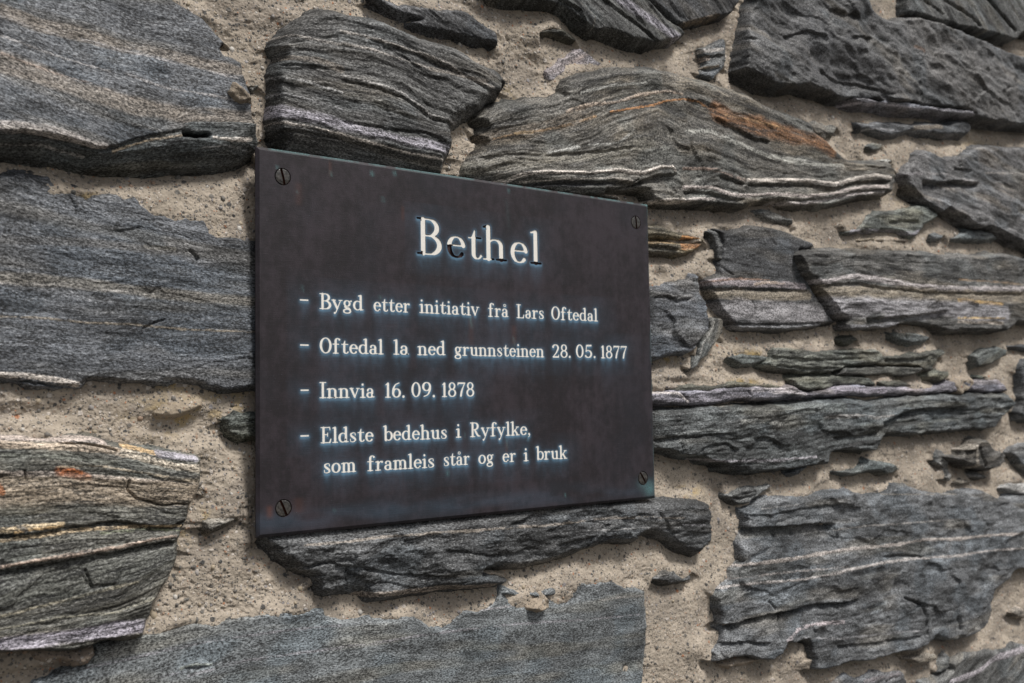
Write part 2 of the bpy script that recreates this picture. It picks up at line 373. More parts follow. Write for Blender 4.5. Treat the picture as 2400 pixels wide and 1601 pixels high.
S("F 760,160 870,145 1000,150 1150,150 1300,145 1420,160 1550,160 1650,160 1760,185 1840,195 1850,180 2000,190 2120,170 2260,190 2349,215 P 2720,620 2720,790 F 2349,655 2240,650 "
  "2220,685 2170,715 2050,712 1900,712 1790,722 1760,700 1720,680 1500,650 1380,690 1300,692 1100,702 1080,665 1090,635 1020,600 980,520 920,450 870,360 800,320 765,250 740,190",
  h=15, rt=6, rb=2, rs=2.5, col=(.105, .103, .098), rough=1.1, terr=1.5, rec=4,
  bed=["F 700,160 1500,165 2349,210", "F 880,360 1000,368 1100,340 1200,330 1350,350 1450,370 1600,400 1750,410 1950,420 2349,420", "F 950,510 1300,510 1600,540 2349,540", "F 1050,660 1400,640 1800,640 2349,640"],
  bands=[("F 880,362 1000,370 1100,342 1200,332 1350,352 1450,372 1600,402 1750,412 1950,422 2150,417 2349,422", 13, (.38, .35, .35), 1.0, .95), ("F 930,430 1500,450 1900,472 2349,480", 30, (.18, .155, .12), -.6, .95),
         ("F 1900,500 2050,512 2200,525", 9, GOLD, .2, .9), ("F 1000,540 1300,540 1500,560 1800,560 2220,590", 42, (.225, .22, .232), .3, .95), ("F 1900,645 2200,655", 6, (.4, .35, .3), .4, .9),
         ("F 1100,680 1300,682 1500,660", 12, (.17, .17, .18), 0, .9), ("F 1900,620 2210,622", 3, (.4, .28, .12), 0, .8), ("F 1900,355 2349,385", 4, (.25, .17, .1), 0, .6)],
  steps=[("F 1280,615 1550,605 1820,572", 6, 14), ("F 900,395 1200,372 1450,412 1700,440 2349,450", 2.2, 8), ("F 1000,500 1350,495 1550,520", -1.5, 8), ("F 1900,690 2050,690 2190,700", 5, 5)],
  lumps=[("F 1600,230", 22, -4), ("F 1830,240", 18, -4), ("F 1500,180", 15, -3), ("F 1750,640", 45, -5)], label="long banded stone with a white wavy seam")
# orange split stone touching the plaque's right edge
S("J -100,345 160,355 300,370 400,410 480,430 600,450 650,470 655,500 640,540 560,590 450,630 350,610 160,600 -100,600", h=5.5, rt=3, rb=3, col=(.18, .155, .105), rec=6, terr=1.6,
  bands=[("J 480,455 560,455 640,472", 12, (.3, .14, .045), 0, .9), ("J 480,540 640,530", 18, (.27, .13, .05), 0, .9), ("J 160,495 300,500 420,500", 7, (.36, .25, .13), .3, .8), ("J 160,575 400,590", 20, (.085, .08, .065), 0, .8)],
  cracks=[("J 100,468 300,478 460,492 655,492", 8, 6)], steps=[("J 160,520 300,525 440,560", 2.5, 8)], label="orange brown split stone at the right edge of the plaque")
S("J -60,900 250,910 300,880 420,850 490,840 520,790 580,800 590,880 600,960 640,1010 685,1100 670,1150 680,1250 660,1330 620,1380 570,1430 570,1480 500,1520 400,1530 280,1550 200,1590 -60,1610",
  h=8, rt=4, rb=3, col=(.105, .112, .125), rec=5, rough=1.2, terr=.8, bands=[("J 180,955 330,975 430,1015 560,985", 5, (.2, .2, .2), .4, .8), ("J 180,1300 400,1300 660,1250", 30, (.16, .165, .17), 0, .5)],
  steps=[("J 200,1000 340,990 430,1030 560,1000", 2, 7)], label="blue grey stone right of the plaque, halfway up")
S("J 710,1190 800,1200 812,1260 802,1340 750,1420 700,1500 660,1560 K 620,180 590,240 540,262 560,180 590,130 600,60 J 605,1440 650,1380 690,1290 685,1240", h=6, rt=2, rb=2, col=(.13, .13, .122), ang=68, bands=[("J 770,1230 720,1350 660,1440 640,1540", 4, (.28, .27, .25), .4, .8)])
S("F 1040,770 1160,745 1200,770 1150,800 1090,802", h=4, rt=1.5, rb=2, col=(.085, .088, .07), terr=2)
S("F 1400,730 1520,720 1650,735 1700,755 1660,790 1580,805 1510,790 1440,760", h=4.5, rt=2, rb=3, col=(.115, .128, .13))
S("F 600,850 620,830 750,840 900,850 1100,845 1300,840 1350,870 1345,920 1290,945 1200,955 1100,965 1000,1000 850,1005 700,985 620,965 545,940 590,900", h=8, rt=2, rb=3, col=(.115, .12, .105), terr=2.4, rec=6,
  steps=[("F 620,880 900,900 1250,890", 2, 6), ("F 650,940 900,960 1080,950", 2.5, 6)], label="thin green grey slate splinter bedded in mortar")
S("F 1100,972 1300,965 1500,960 1625,965 1615,1000 1530,1020 1300,1008 1200,1018 1050,1012", h=6, rt=1.5, rb=2, col=(.09, .09, .08), terr=1.5, rec=5)
S("F 1362,885 1500,885 1580,870 1700,850 1780,845 1785,870 1740,905 1710,950 1700,985 1640,982 1600,952 1350,940", h=7, rt=2, rb=2, col=(.105, .106, .09), terr=2.2, rec=5, steps=[("F 1400,900 1600,900 1700,880", 3, 6)])
S("F 290,890 400,870 500,885 590,890 540,920 470,940 400,945 340,920", h=4, rt=2, rb=2, col=(.125, .14, .135))
S("F 1670,1020 1750,985 1830,985 1830,1030 1770,1055 1690,1040", h=5, rt=2, rb=3, col=(.11, .115, .095), rec=3)
S("F 1980,880 2050,840 2150,815 2220,840 2200,890 2100,940 2000,965 1985,920", h=7, rt=3, rb=3, col=(.115, .125, .12), ang=15, rec=3)
S("F 1985,1025 2040,1015 2080,1030 2040,1048", h=3, rt=1.5, rb=2, col=(.1, .11, .09))
S("L 1500,220 1530,170 1568,160 P 2520,850 2560,1000 L 1600,730 1500,720 1480,660 1500,550 1510,400 1495,300", h=11, rt=4, rb=4, col=(.085, .087, .09), rough=1.5)
S("L 1420,50 1500,30 1568,20 P 2480,800 2480,830 L 1568,90 1510,70", h=5, rt=2, rb=2, col=GREY)
# lilac seam stone and the long slate below it
S("K -60,480 200,475 330,450 450,460 700,460 850,440 960,418 1100,430 1411,430 F 690,1100 740,1095 790,1125 850,1142 960,1115 1050,1085 1200,1080 1300,1090 1450,1095 1600,1112 1720,1108 1830,1060 1990,1050 "
  "2150,1050 2190,1080 2212,1122 2100,1138 1950,1128 1870,1135 1700,1142 1500,1152 1200,1157 1000,1162 800,1168 700,1168 K 1200,535 1000,535 700,585 550,592 200,565 -60,565",
  h=7.5, rt=2, rb=3, col=(.215, .205, .235), rec=4, terr=1.3, bands=[("K 200,470 420,478 520,555", 6, (.52, .48, .46), .4, .8), ("F 480,1110 700,1120 850,1150", 12, (.5, .47, .48), .3, .8), ("F 1050,1120 1400,1120", 14, (.25, .23, .27), 0, .8),
  ("K 550,500 800,480 1080,480", 16, (.13, .125, .145), -.4, .8)], cracks=[("K 1050,420 1110,500", 2, 2), ("K 450,470 540,560", 2, 2)], label="pale lilac quartz seam right of the plaque")
S("F 740,1045 850,1030 1000,1025 1150,1020 1270,1040 1312,1082 1200,1076 1050,1079 960,1108 850,1120 760,1088", h=5.5, rt=2, rb=2, col=(.13, .135, .115), rec=3)
S("K 280,432 400,415 700,420 950,385 1200,400 1400,425 1100,424 960,412 850,434 700,454 450,454 330,446", h=4, rt=1, rb=1, col=(.14, .14, .115), rec=2)
S("F 1330,1060 1480,1050 1560,1080 1470,1092 1350,1086", h=5, rt=2, rb=2, col=(.12, .12, .1))
S("K -60,620 200,640 400,630 700,600 900,600 1411,585 F 740,1215 1000,1180 1300,1190 1600,1155 1800,1148 2000,1142 2200,1142 2240,1190 2230,1250 2160,1310 2120,1380 2000,1387 1800,1402 1600,1422 1380,1417 "
  "1350,1440 1310,1500 1290,1540 1200,1530 1080,1520 990,1550 P 1925,1088 I 900,50 780,85 600,108 400,110 270,95 K 1150,1202 980,1202 850,1172 800,1125 680,1112 620,1057 540,1060 450,1052 330,1012 200,982 -60,970",
  h=12, rt=5, rb=2.5, rs=3, col=(.088, .096, .098), rough=1.6, terr=1.8, rec=7,
  bed=["K 0,640 400,640 900,610 F 1000,1195 1600,1170 2250,1160", "K 0,860 400,850 900,830 F 700,1330 1200,1290 1600,1260 2250,1240", "K 500,1090 850,1100 1411,1100 F 1000,1560 1600,1400 2250,1350"],
  bands=[("K 660,1090 850,1100 1100,1102 1411,1100 I 400,38 700,30 920,10", 5, (.26, .25, .27), .6, .9), ("F 980,1305 1200,1292 1330,1310 1450,1290", 7, (.34, .33, .32), .5, .7), ("K 420,855 560,830 800,815", 6, (.2, .21, .21), .4, .8),
         ("K 1000,740 1200,730 1400,770", 12, (.28, .28, .26), .4, .6), ("F 700,1240 1100,1230", 20, (.14, .155, .15), 0, .5), ("K 200,600 500,590 1000,570", 10, (.2, .17, .13), 0, .6)],
  steps=[("F 1370,1340 1500,1290 1600,1250 1750,1235 1950,1230", 7, 28), ("K 210,905 400,875 550,865 800,845 950,835", 3, 8), ("K 620,985 750,945 880,930 1000,1000", 3, 26), ("F 1050,1440 1250,1420 1370,1400", 3, 8), ("K 1130,880 1250,870 1400,960", 3, 9)],
  lumps=[("F 2190,1190", 9, -6), ("F 1100,1330", 40, 3), ("F 500,1200", 60, 2)], label="long dark slate block level with the plaque's lower edge")
S("I 730,130 780,98 850,82 800,130 770,140", h=4, rt=1.5, rb=2, col=GREY)
S("I 1020,110 1180,95 1220,60 1280,42 1350,60 1440,60 1470,95 1420,130 1370,130 1330,100 1240,115 1130,135", h=6, rt=3, rb=2, col=(.12, .132, .128), rec=4, label="small curved slate chip in the mortar")
S("L 830,1060 950,1050 950,990 1030,960 1080,910 1150,900 1190,960 1250,1000 1320,1040 1330,1100 1290,1150 1210,1190 1150,1180 1050,1150 950,1110 870,1100", h=15, rt=2.5, rb=3, rs=7, col=(.098, .094, .088), rec=6,
  bands=[("L 950,985 1100,990 1140,960 1150,1050 1150,1130 1190,1180", 8, (.3, .27, .23), .6, .9)], steps=[("L 950,995 1130,1000", 5, 12)], cracks=[("L 1170,980 1200,1080 1230,1150", 5, 4)], label="dark angular stone jutting out of the mortar")
S("L 740,980 800,1000 850,1080 860,1150 885,1220 870,1292 800,1272 800,1180 740,1100", h=4, rt=3, rb=2, col=(.17, .168, .16), jag=2)
S("L 1380,1020 1420,970 1568,920 P 2500,1030 2500,1170 L 1568,1180 1500,1110 1420,1025", h=6, rt=3, rb=2, col=(.125, .128, .13))
S("I 340,270 420,230 500,215 590,210 560,240 490,290 440,330 370,345 340,320 300,282", h=5, rt=2, rb=2.5, col=(.14, .145, .145), ang=22, steps=[("I 320,285 420,290 500,260", 2.5, 6)], rec=3)
# big fractured block, lower right
S("I 400,380 470,360 530,310 650,290 850,280 950,250 1130,230 1190,270 1270,290 1320,265 1400,240 1430,195 1530,200 1600,230 1720,260 1800,260 1900,240 2020,230 2100,265 2170,300 2349,280 "
  "P 2720,1175 2720,1300 I 2349,770 2240,800 2200,860 2110,920 2090,1020 2080,1100 2040,1190 1970,1230 1860,1275 1760,1250 1700,1240 1680,1270 1640,1300 1550,1340 1400,1360 1250,1410 1080,1430 970,1465 "
  "880,1475 880,1400 850,1300 830,1270 740,1290 690,1292 640,1370 570,1410 500,1400 400,1380 300,1400 190,1420 200,1350 240,1300 250,1200 230,1150 215,1050 205,970 230,910 300,850 320,790 370,720 "
  "370,600 400,500 405,440", h=11, rt=5, rb=3, rs=3, col=(.135, .142, .15), rough=1.5, terr=.3, rec=6,
  bed=["I 370,420 1000,330 1600,270 2349,290", "I 300,790 600,730 850,700 1100,650 1500,610 1900,575 2349,535", "I 220,930 600,875 1000,820 1350,745 1900,690 2349,640", "I 200,1400 800,1250 1400,1150 2100,1000"],
  bands=[("I 330,775 600,732 850,702 1100,652 1300,632 1500,612 1650,582 1900,577 2100,552 2349,537", 7, (.33, .30, .28), .5, 1.0), ("I 270,872 500,832 800,797 1150,770", 4, (.28, .26, .25), .2, .8),
         ("I 240,925 500,882 800,860 1000,822 1100,800 1350,742 1600,712 1900,692 2100,657 2349,642", 6, (.33, .31, .3), .4, 1.0), ("I 1060,515 1300,482 1600,462 1900,442", 4, (.26, .25, .24), .3, .8),
         ("I 730,1275 800,1205 950,1165 1120,1150", 8, (.36, .32, .33), .5, .85), ("I 850,1260 1100,1265 1400,1230 1650,1210", 5, (.25, .25, .26), .2, .6), ("I 1400,270 1900,270", 3, (.2, .18, .15), 0, .7), ("I 550,370 1100,310", 3, (.22, .22, .22), 0, .7)],
  steps=[("I 395,500 600,492 800,478 950,465 1060,472", 8, 30), ("I 240,1180 400,1155 600,1095 750,1070 900,1030 1150,1005 1200,985", 7, 12), ("I 400,400 600,410 800,370 1100,330", 2, 10), ("I 1380,690 1520,680 1650,690", 3, 8),
         ("I 250,1300 400,1280 600,1290", 4, 12), ("I 1080,1310 1300,1290 1650,1240", 3, 10)],
  cracks=[("I 690,1095 680,1180 682,1290", 4, 5), ("I 1540,985 1650,1030 1680,1100 1690,1240", 5, 5), ("I 600,1010 650,1065", 3, 3), ("I 1060,480 1080,600", 3, 4), ("I 970,530 975,590", 2, 3), ("I 2070,430 2100,490", 3, 3)],
  lumps=[("I 1950,800", 90, 3), ("I 1500,920", 22, -5), ("I 2050,860", 25, -5), ("I 1850,1000", 50, 3), ("I 1300,960", 60, 2), ("I 900,1150", 50, -2)], label="large fractured blue grey block with thin white lines")
S("I 1820,1420 1900,1370 2050,1340 2200,1320 2250,1290 2349,1300 P 2720,1510 2720,1900 2150,1900 I 1640,1568 1780,1510 1830,1470", h=8, rt=4, rb=3, col=(.12, .122, .12), ang=25, bands=[("I 1850,1560 2000,1510 2080,1460 2140,1400 2349,1335", 13, (.3, .28, .3), .5, .9)])
S("I 1010,1568 1050,1520 1110,1500 1180,1530 1290,1480 1380,1500 1500,1490 1540,1568 P 2140,1760 1920,1760", h=7, rt=3, rb=3, col=(.11, .112, .118), ang=10, bands=[("I 1250,1560 1350,1535 1510,1510", 10, (.22, .2, .21), .3, .8)])
S("I 1770,1425 1800,1362 1820,1380 1812,1450 1745,1500", h=5, rt=2, rb=2, col=(.13, .132, .13))
S("I 2170,230 2230,195 2349,200 P 2600,1150 2600,1165 I 2349,268 2250,252", h=5, rt=2, rb=2, col=(.3, .28, .26))
# stone under the plaque
S("P 625,1235 G 1775,575 1850,640 1900,700 1980,750 2080,800 2150,840 2160,900 2180,950 2250,962 2349,942 H 150,940 200,990 300,990 450,962 700,932 900,922 1100,890 1130,862 1000,812 960,800 1060,770 1150,770 1280,780 1420,740 "
  "1550,690 1650,660 1750,630 1880,600 2000,600 2050,560 2110,540 2250,590 2300,640 2349,660 I 100,690 130,660 160,600 170,480 190,380 170,340 100,310 0,305 H 2130,308 1800,320 P 1300,1140 700,1190",
  h=10, rt=6, rb=6, rs=4, col=(.074, .077, .080), rough=2.1, terr=.6, rec=4,
  bed=["G 1800,600 H 0,600 300,560 600,540 1100,500 1400,490 1700,450 1900,430 2349,430", "G 2000,900 H 0,850 400,820 900,780 1400,700 1900,600 2349,560", "G 2100,1000 H 200,980 700,930 1100,900 2000,700"],
  bands=[("H -250,620 0,600 300,562 600,540 900,522 1100,500 1400,490 1700,450 1900,432 2349,430", 6, (.2, .175, .15), .3, .8), ("H 1700,520 2100,500 2349,500", 2.5, (.3, .3, .3), .2, .8), ("H 150,972 300,965 500,950 700,925 1080,902", 12, (.24, .205, .175), .6, .9),
         ("I 0,480 150,480", 3, (.36, .36, .38), .2, .9)],
  steps=[("H -250,760 -50,740 200,775 400,815 800,830", 1.8, 12), ("H 700,640 1000,680 1300,660", 1.3, 14), ("H 1500,620 1700,560 2000,540", 1.5, 12), ("H 150,985 300,1000 700,945 1080,915", 3, 6), ("H 2120,330 2200,400 2280,520 2349,540", 1.5, 12)],
  lumps=[("H 100,700", 50, 3), ("H 1050,620", 50, 3), ("H 1300,720", 30, -3), ("H 500,770", 40, -3)], label="knobbly dark stone directly below the plaque")
# wide flat stone along the bottom
S("G 250,1568 P 20,1680 -60,1900 1560,1900 H 2052,1650 2060,1568 2080,1450 2090,1300 2085,1150 2085,1000 2080,930 2020,900 1950,910 1880,880 1850,860 1700,870 1600,885 1550,900 1540,940 1450,930 1350,960 1280,950 1180,940 1130,930 "
  "1080,980 1030,1020 980,1040 930,1060 830,1060 790,1100 720,1180 690,1195 600,1190 560,1150 500,1110 400,1120 300,1140 150,1130 0,1140 G 2240,1120 2215,1080 2100,1070 1950,1095 1800,1100 1650,1110 1560,1120 1470,1170 "
  "1380,1175 1250,1185 1100,1210 960,1240 800,1280 640,1305 640,1350 620,1420 500,1460 420,1500 300,1550", h=4.2, rt=2, rb=3, rs=2.5, col=(.158, .172, .180), rough=.5, terr=.12, ang=None, rec=2, jag=1.4,
  bed=["G 300,1500 600,1440 1150,1330 1500,1270 2000,1200 2349,1160 H 800,1100 1400,1060 2050,980", "G 600,1700 1300,1520 1700,1410 2349,1320 H 300,1280 800,1210 1400,1150 2050,1100"],
  bands=[("G 600,1460 900,1402 1150,1340 1500,1272 1800,1232 2000,1202 2349,1172", 5, (.24, .235, .255), 0, .7), ("G 1300,1520 1700,1412 2000,1370 2349,1322 H 0,1315 300,1282 600,1232 800,1208 1100,1172 1400,1150 1700,1130 2050,1098", 5, (.24, .235, .255), 0, .75),
         ("H 1780,1000 1900,980 2070,965", 3, (.24, .23, .22), 0, .8), ("G 1250,1470 1350,1440 1460,1440", 7, (.3, .32, .28), .5, .5), ("H 950,1065 1200,1040", 4, (.26, .25, .26), .3, .7), ("G 1000,1550 1600,1420", 3, (.2, .2, .22), 0, .5)],
  lumps=[("H 1250,1010", 30, -3), ("H 1550,960", 30, -2.5), ("H 2000,1420", 40, -3), ("H 1980,1480", 12, -3)], steps=[("H 1080,940 1200,960 1350,970 1560,950", 3, 9), ("G 1260,1460 1350,1450 1440,1450", 1.5, 5)],
  label="wide flat blue grey stone along the bottom")
# banded stone, lower left
S("P -420,1010 D 0,1440 150,1440 300,1450 400,1440 560,1435 650,1430 700,1460 800,1490 850,1500 900,1490 1000,1520 1200,1540 1340,1560 G 1380,20 1380,110 1360,200 1350,260 1310,340 1290,400 1260,480 1230,580 1225,660 "
  "1190,760 1120,890 1050,1000 1010,1110 980,1230 930,1250 850,1270 700,1290 560,1330 500,1342 400,1342 300,1332 150,1337 0,1362 P -420,1580", h=12, rt=4, rb=4, rs=5, col=(.105, .103, .09), rough=.9, terr=1.8, rec=3,
  bed=["D -300,1440 400,1450 900,1510 1340,1560", "G -300,110 0,130 400,130 900,160 1360,220", "G -300,520 0,510 450,485 800,470 1260,480", "G -300,820 0,775 400,720 800,645 1220,560", "G -300,1140 0,1110 400,1030 800,920 1200,720", "G -300,1330 0,1290 500,1220 1000,1150"],
  bands=[("D -300,1440 0,1445 400,1455 600,1450 720,1480", 14, (.34, .29, .26), .3, .9), ("D -300,1490 0,1492 400,1502 700,1518 850,1550", 18, (.4, .33, .26), .3, .9), ("D 860,1500 1000,1530 1100,1560", 10, (.42, .3, .17), .3, .9), ("G 850,-20 1050,38 1200,75 1370,92", 16, (.42, .37, .3), .5, .9), ("G 1100,-10 1200,5 1350,25", 16, (.26, .25, .28), 0, .9),
         ("G -300,125 0,130 170,130 400,130 620,150 880,172 1100,190 1340,218", 15, (.29, .25, .22), .5, .95), ("G 410,110 500,125 600,160", 24, (.27, .085, .025), .3, .75), ("G 420,130 480,95 560,120", 8, (.34, .10, .025), 0, .7), ("G -300,230 0,235 400,240 850,245 1320,275", 66, (.225, .185, .14), 0, .95),
         ("G -300,530 0,520 200,500 430,480", 14, (.42, .33, .21), .4, .85), ("G 100,530 250,510 420,490", 5, (.38, .24, .1), .2, .7), ("G 130,490 180,520", 8, (.05, .05, .05), 0, .8), ("G -300,620 0,590 250,560 600,512 1000,490 1250,490", 8, (.38, .29, .18), .4, .9), ("G -300,810 0,772 300,720 600,668 850,628 1050,580 1210,555", 9, (.27, .21, .17), 1.2, .95),
         ("G 0,1112 300,1042 600,962 950,870", 6, (.22, .2, .15), .3, .8), ("G 0,1200 400,1122 800,1082 1060,982", 5, (.2, .19, .15), .3, .8), ("G -300,1340 0,1300 300,1268 600,1230 800,1200 990,1180", 30, (.24, .225, .26), .2, .95), ("G 400,80 700,75 1100,140 1350,180", 4, (.36, .3, .22), .3, .7),
         ("G 0,960 500,860 1100,700", 80, (.072, .075, .068), 0, .7), ("G -20,190 20,260", 12, (.25, .09, .03), 0, .8), ("G 700,540 1000,510 1240,520", 6, (.2, .22, .14), .2, .6), ("G 0,0 500,10 800,60", 14, (.1, .105, .09), 0, .7)],
  steps=[("G 450,490 650,470 800,440 950,470 1150,490 1280,440", 3.5, 8), ("G -300,840 0,798 300,745 600,692 850,652 1050,604 1210,580", 4, 14), ("G -300,560 0,548 200,535 430,505", 2.5, 6), ("G 560,800 640,900 800,870 830,790", 1.2, 7), ("G 0,1330 400,1290 900,1210", -2, 6)],
  cracks=[("G 885,170 880,240 950,300 1100,345 1310,340", 3, 2.5), ("D -100,1455 300,1478 600,1490 800,1530", 3, 2.5), ("G 170,110 180,170", 2, 2), ("G 590,800 640,910", 2, 2), ("D 840,1500 810,1540", 2, 2)], label="striped brown and grey stone with an orange rust patch, lower left")
# left middle slab beside the plaque
S("P -420,425 A 0,1240 100,1230 150,1210 250,1215 330,1225 400,1290 430,1320 560,1370 600,1400 650,1350 800,1340 850,1385 920,1360 950,1420 1000,1450 1050,1480 1120,1460 1200,1500 1300,1520 1390,1530 1400,1568 D 1420,50 1500,75 "
  "1650,75 1750,85 P 640,560 680,700 640,920 D 1750,1100 1600,1105 1450,1100 1380,1080 1300,1060 1200,1050 1050,1070 850,1065 750,1055 600,1045 540,1090 430,1095 300,1085 150,1070 0,1045 P -420,885", h=4.6, rt=1.6, rb=2.5, col=(.100, .108, .121), rough=.8,
  terr=.4, rec=2, jag=1.6, tz=-.015,
  bed=["P -100,430 A 0,1270 600,1440 1200,1568 P 600,570", "D -300,340 400,380 900,440 1300,490 1750,530", "D -300,600 500,650 1100,680 1750,710", "D -300,990 550,1040 1100,1040 1750,1090"],
  bands=[("D -300,600 0,610 300,622 600,655 900,665 1300,702 1750,716", 4, (.22, .19, .15), .2, .85), ("D -300,320 0,340 500,380 900,425 1300,470 1750,510", 26, (.15, .138, .118), 0, .75), ("D -100,1005 200,1018 400,1050 530,1078", 13, QUARTZ, .5, .9),
         ("D 0,380 400,400 700,430 900,440", 4, (.24, .23, .22), .2, .7), ("D 1000,130 1200,150", 10, (.16, .15, .12), 0, .5), ("D 0,80 600,100 1200,170", 20, (.11, .105, .1), 0, .5)],
  steps=[("D 540,1060 600,1025 900,1040", 1.5, 6)], cracks=[("D 1310,158 1345,185 1360,215", 6, 3), ("D -100,1040 200,1062 400,1090 540,1095", 3, 3), ("D 980,690 1050,660 1130,630", 2, 1.5)], lumps=[("D 1500,370", 60, -1.5), ("D 900,200", 60, 1.5)],
  label="broad blue grey slab left of the plaque")
S("D 1570,1320 1620,1300 1760,1300 P 650,970 650,1040 D 1760,1430 1660,1440 1600,1400", h=4, rt=2.5, rb=2, col=(.085, .095, .085), jag=2)
S("G 1400,460 1440,430 1500,425 1620,430 1600,460 1500,510 1430,532 1400,500", h=5, rt=3, rb=2.5, col=(.2, .185, .16), rec=2)
S("B 180,-60 300,10 380,45 500,45 600,70 700,80 800,75 880,100 940,150 980,190 1040,225 1050,270 1060,325 1010,292 950,290 850,262 750,242 640,222 530,192 480,162 540,140 430,110 330,72 200,12", h=5.5, rt=2.5, rb=2, col=(.088, .09, .096), ang=-18, rec=4, terr=.8,
  label="dark leaf shaped stone in the mortar at the top")
S("B 1350,232 1400,195 1430,175 1500,192 1560,240 1605,275 1590,287 1500,252 1430,228", h=4.5, rt=4, rb=1.5, col=(.1, .09, .065), rec=4)
S("B 1420,500 1490,430 1560,380 1640,350 1700,380 1780,440 1700,470 1620,500 1560,540 1500,550 1430,540", h=2.2, rt=9, rb=7, col=(.27, .24, .245), jag=1.6, ang=25, rough=.9, terr=.4, rec=0)
S("C 105,345 150,328 200,300 270,268 268,440 240,490 190,545 110,520 112,480 140,450 120,400", h=6, rt=2, rb=2, col=(.115, .125, .135), bed=["C 100,330 270,300", "C 100,415 270,400", "C 100,500 250,470"],
  bands=[("C 100,355 270,342", 7, (.36, .34, .32), .3, .9), ("C 100,412 180,400", 8, (.34, .27, .22), .3, .8), ("C 120,465 240,458", 3, (.32, .25, .18), .3, .8)], steps=[("C 110,385 270,375", 2.5, 5), ("C 110,465 250,462", 3, 5)], rec=3, label="small striped stone chip beside the upright joint")
S("H 2140,850 2200,800 2290,810 2349,850 I 60,812 48,862 0,880 H 2250,892", h=5.5, rt=3, rb=2.5, col=(.11, .112, .112), rec=4)
# mortar stuck on stones
S("A 1565,650 1600,598 1630,615 1700,700 1640,712 1600,690", h=11.5, rt=2.5, rb=1.5, col=(.25, .21, .165), name='mortar_chip', mort=1, rec=0, rough=2)
S("H 1290,1050 1320,1010 1360,990 1375,965 1400,1000 1398,1045 1340,1068", h=8.5, rt=2, rb=1.5, col=(.36, .30, .235), name='mortar_chip', mort=1, rec=0, rough=2)
S("F 1845,1080 1880,1040 1960,1040 1975,1070 1930,1120 1890,1145 1855,1120", h=8.5, rt=3, rb=2, col=(.32, .27, .215), name='mortar_chip', mort=1, rec=0, rough=1.5)

S("M 200,640 330,625 480,640 400,662 260,660", h=3, rt=2, rb=2, col=(.25, .21, .17), rec=0)
S("M 20,640 150,618 190,630 90,655", h=3, rt=2, rb=2, col=(.2, .18, .15), rec=0)
S("L 900,1292 980,1270 1060,1290 980,1312", h=4, rt=2, rb=2, col=(.2, .18, .15))
S("I 1510,1397 1640,1350 1740,1378 1720,1410 1600,1427", h=7, rt=3, rb=2, col=(.34, .30, .25), rough=1.3)
S("I 265,1440 330,1402 480,1390 510,1410 400,1440 300,1465", h=6, rt=3, rb=3, col=(.30, .25, .2), name='mortar_chip', mort=1, rec=0)
S("G 240,1350 330,1325 500,1345 620,1330 640,1370 600,1420 500,1440 420,1400 300,1420 250,1400", h=7, rt=4, rb=3, col=(.25, .205, .165), name='mortar_chip', mort=1, rec=2, rough=1.6)
S("D 1060,1270 1120,1215 1250,1190 1380,1190 1395,1230 1300,1275 1180,1300 1090,1298", h=5.5, rt=6, rb=3, col=(.30, .25, .19), name='mortar_chip', mort=1, rec=2)
S("L 1080,1240 1150,1225 1230,1250 1150,1262", h=4, rt=2, rb=2, col=(.17, .165, .155))
S("I 2230,1080 2300,1050 2349,1060 2349,1120 2280,1115", h=5, rt=3, rb=2, col=(.28, .24, .2))
S("L 380,650 460,640 500,655 440,672", h=3, rt=2, rb=2, col=(.2, .18, .15))
S("C 1320,1110 1400,1095 1425,1115 1370,1135", h=5, rt=2, rb=2, col=(.3, .3, .28))
S("A 1700,560 1760,600 1730,640 1690,610", h=2.2, rt=2, rb=2, col=(.2, .19, .17))

# stones beyond the photograph's frame, so that the wall goes on
rng = np.random.RandomState(7)
OUTER = []
z = -900.0
row = 0
while z < 720:
    hgt = rng.uniform(85, 135)
    x = -760 + (row % 2) * 90 + rng.uniform(-40, 40)
    while x < 1750:
        w = rng.uniform(170, 330)
        cx, cz = x + w / 2, z + hgt / 2
        # keep clear of everything traced
        corners = [(x, z), (x + w, z), (x + w, z + hgt), (x, z + hgt), (cx, z), (cx, z + hgt), (cx, cz), (x, cz), (x + w, cz)]
        ok = True
        for (qx, qz) in corners:
            d = (np.array([qx / 1000, 0, qz / 1000]) - CAM) @ AX
            if d[1] > 0.05:
                u, v = 1200 + FPX * d[0] / d[1], 800.5 - FPX * d[2] / d[1]
                if -440 < u < 2740 and -270 < v < 1920:
                    ok = False
        if ok:
            n = 14
            pl = []
            for k in range(n):
                a = 2 * math.pi * k / n
                c, s_ = math.cos(a), math.sin(a)
                q = (abs(c) ** 4 + abs(s_) ** 4) ** -.25
                r = q * (1 + rng.uniform(-.1, .07))
                pl.append((cx + c * r * (w / 2 - 9), cz + s_ * r * (hgt / 2 - 8)))
            OUTER.append(np.array(pl))
        x += w
    z += hgt
    row += 1
palette = [(.088, .094, .104), (.105, .103, .095), (.115, .122, .13), (.082, .085, .086), (.13, .12, .1)]
for pl in OUTER:
    STONES.append(dict(poly=pl, h=rng.uniform(7, 13), rt=6, rb=4, rs=5, col=palette[rng.randint(5)], bed=None, bands=(), steps=(), cracks=(), lumps=(),
                       rec=4, tz=rng.uniform(-.03, .03), tx=0, rough=1.2, terr=1.2, jag=1.5, label=None, name='stone', mort=0, ang=rng.uniform(-12, 12)))

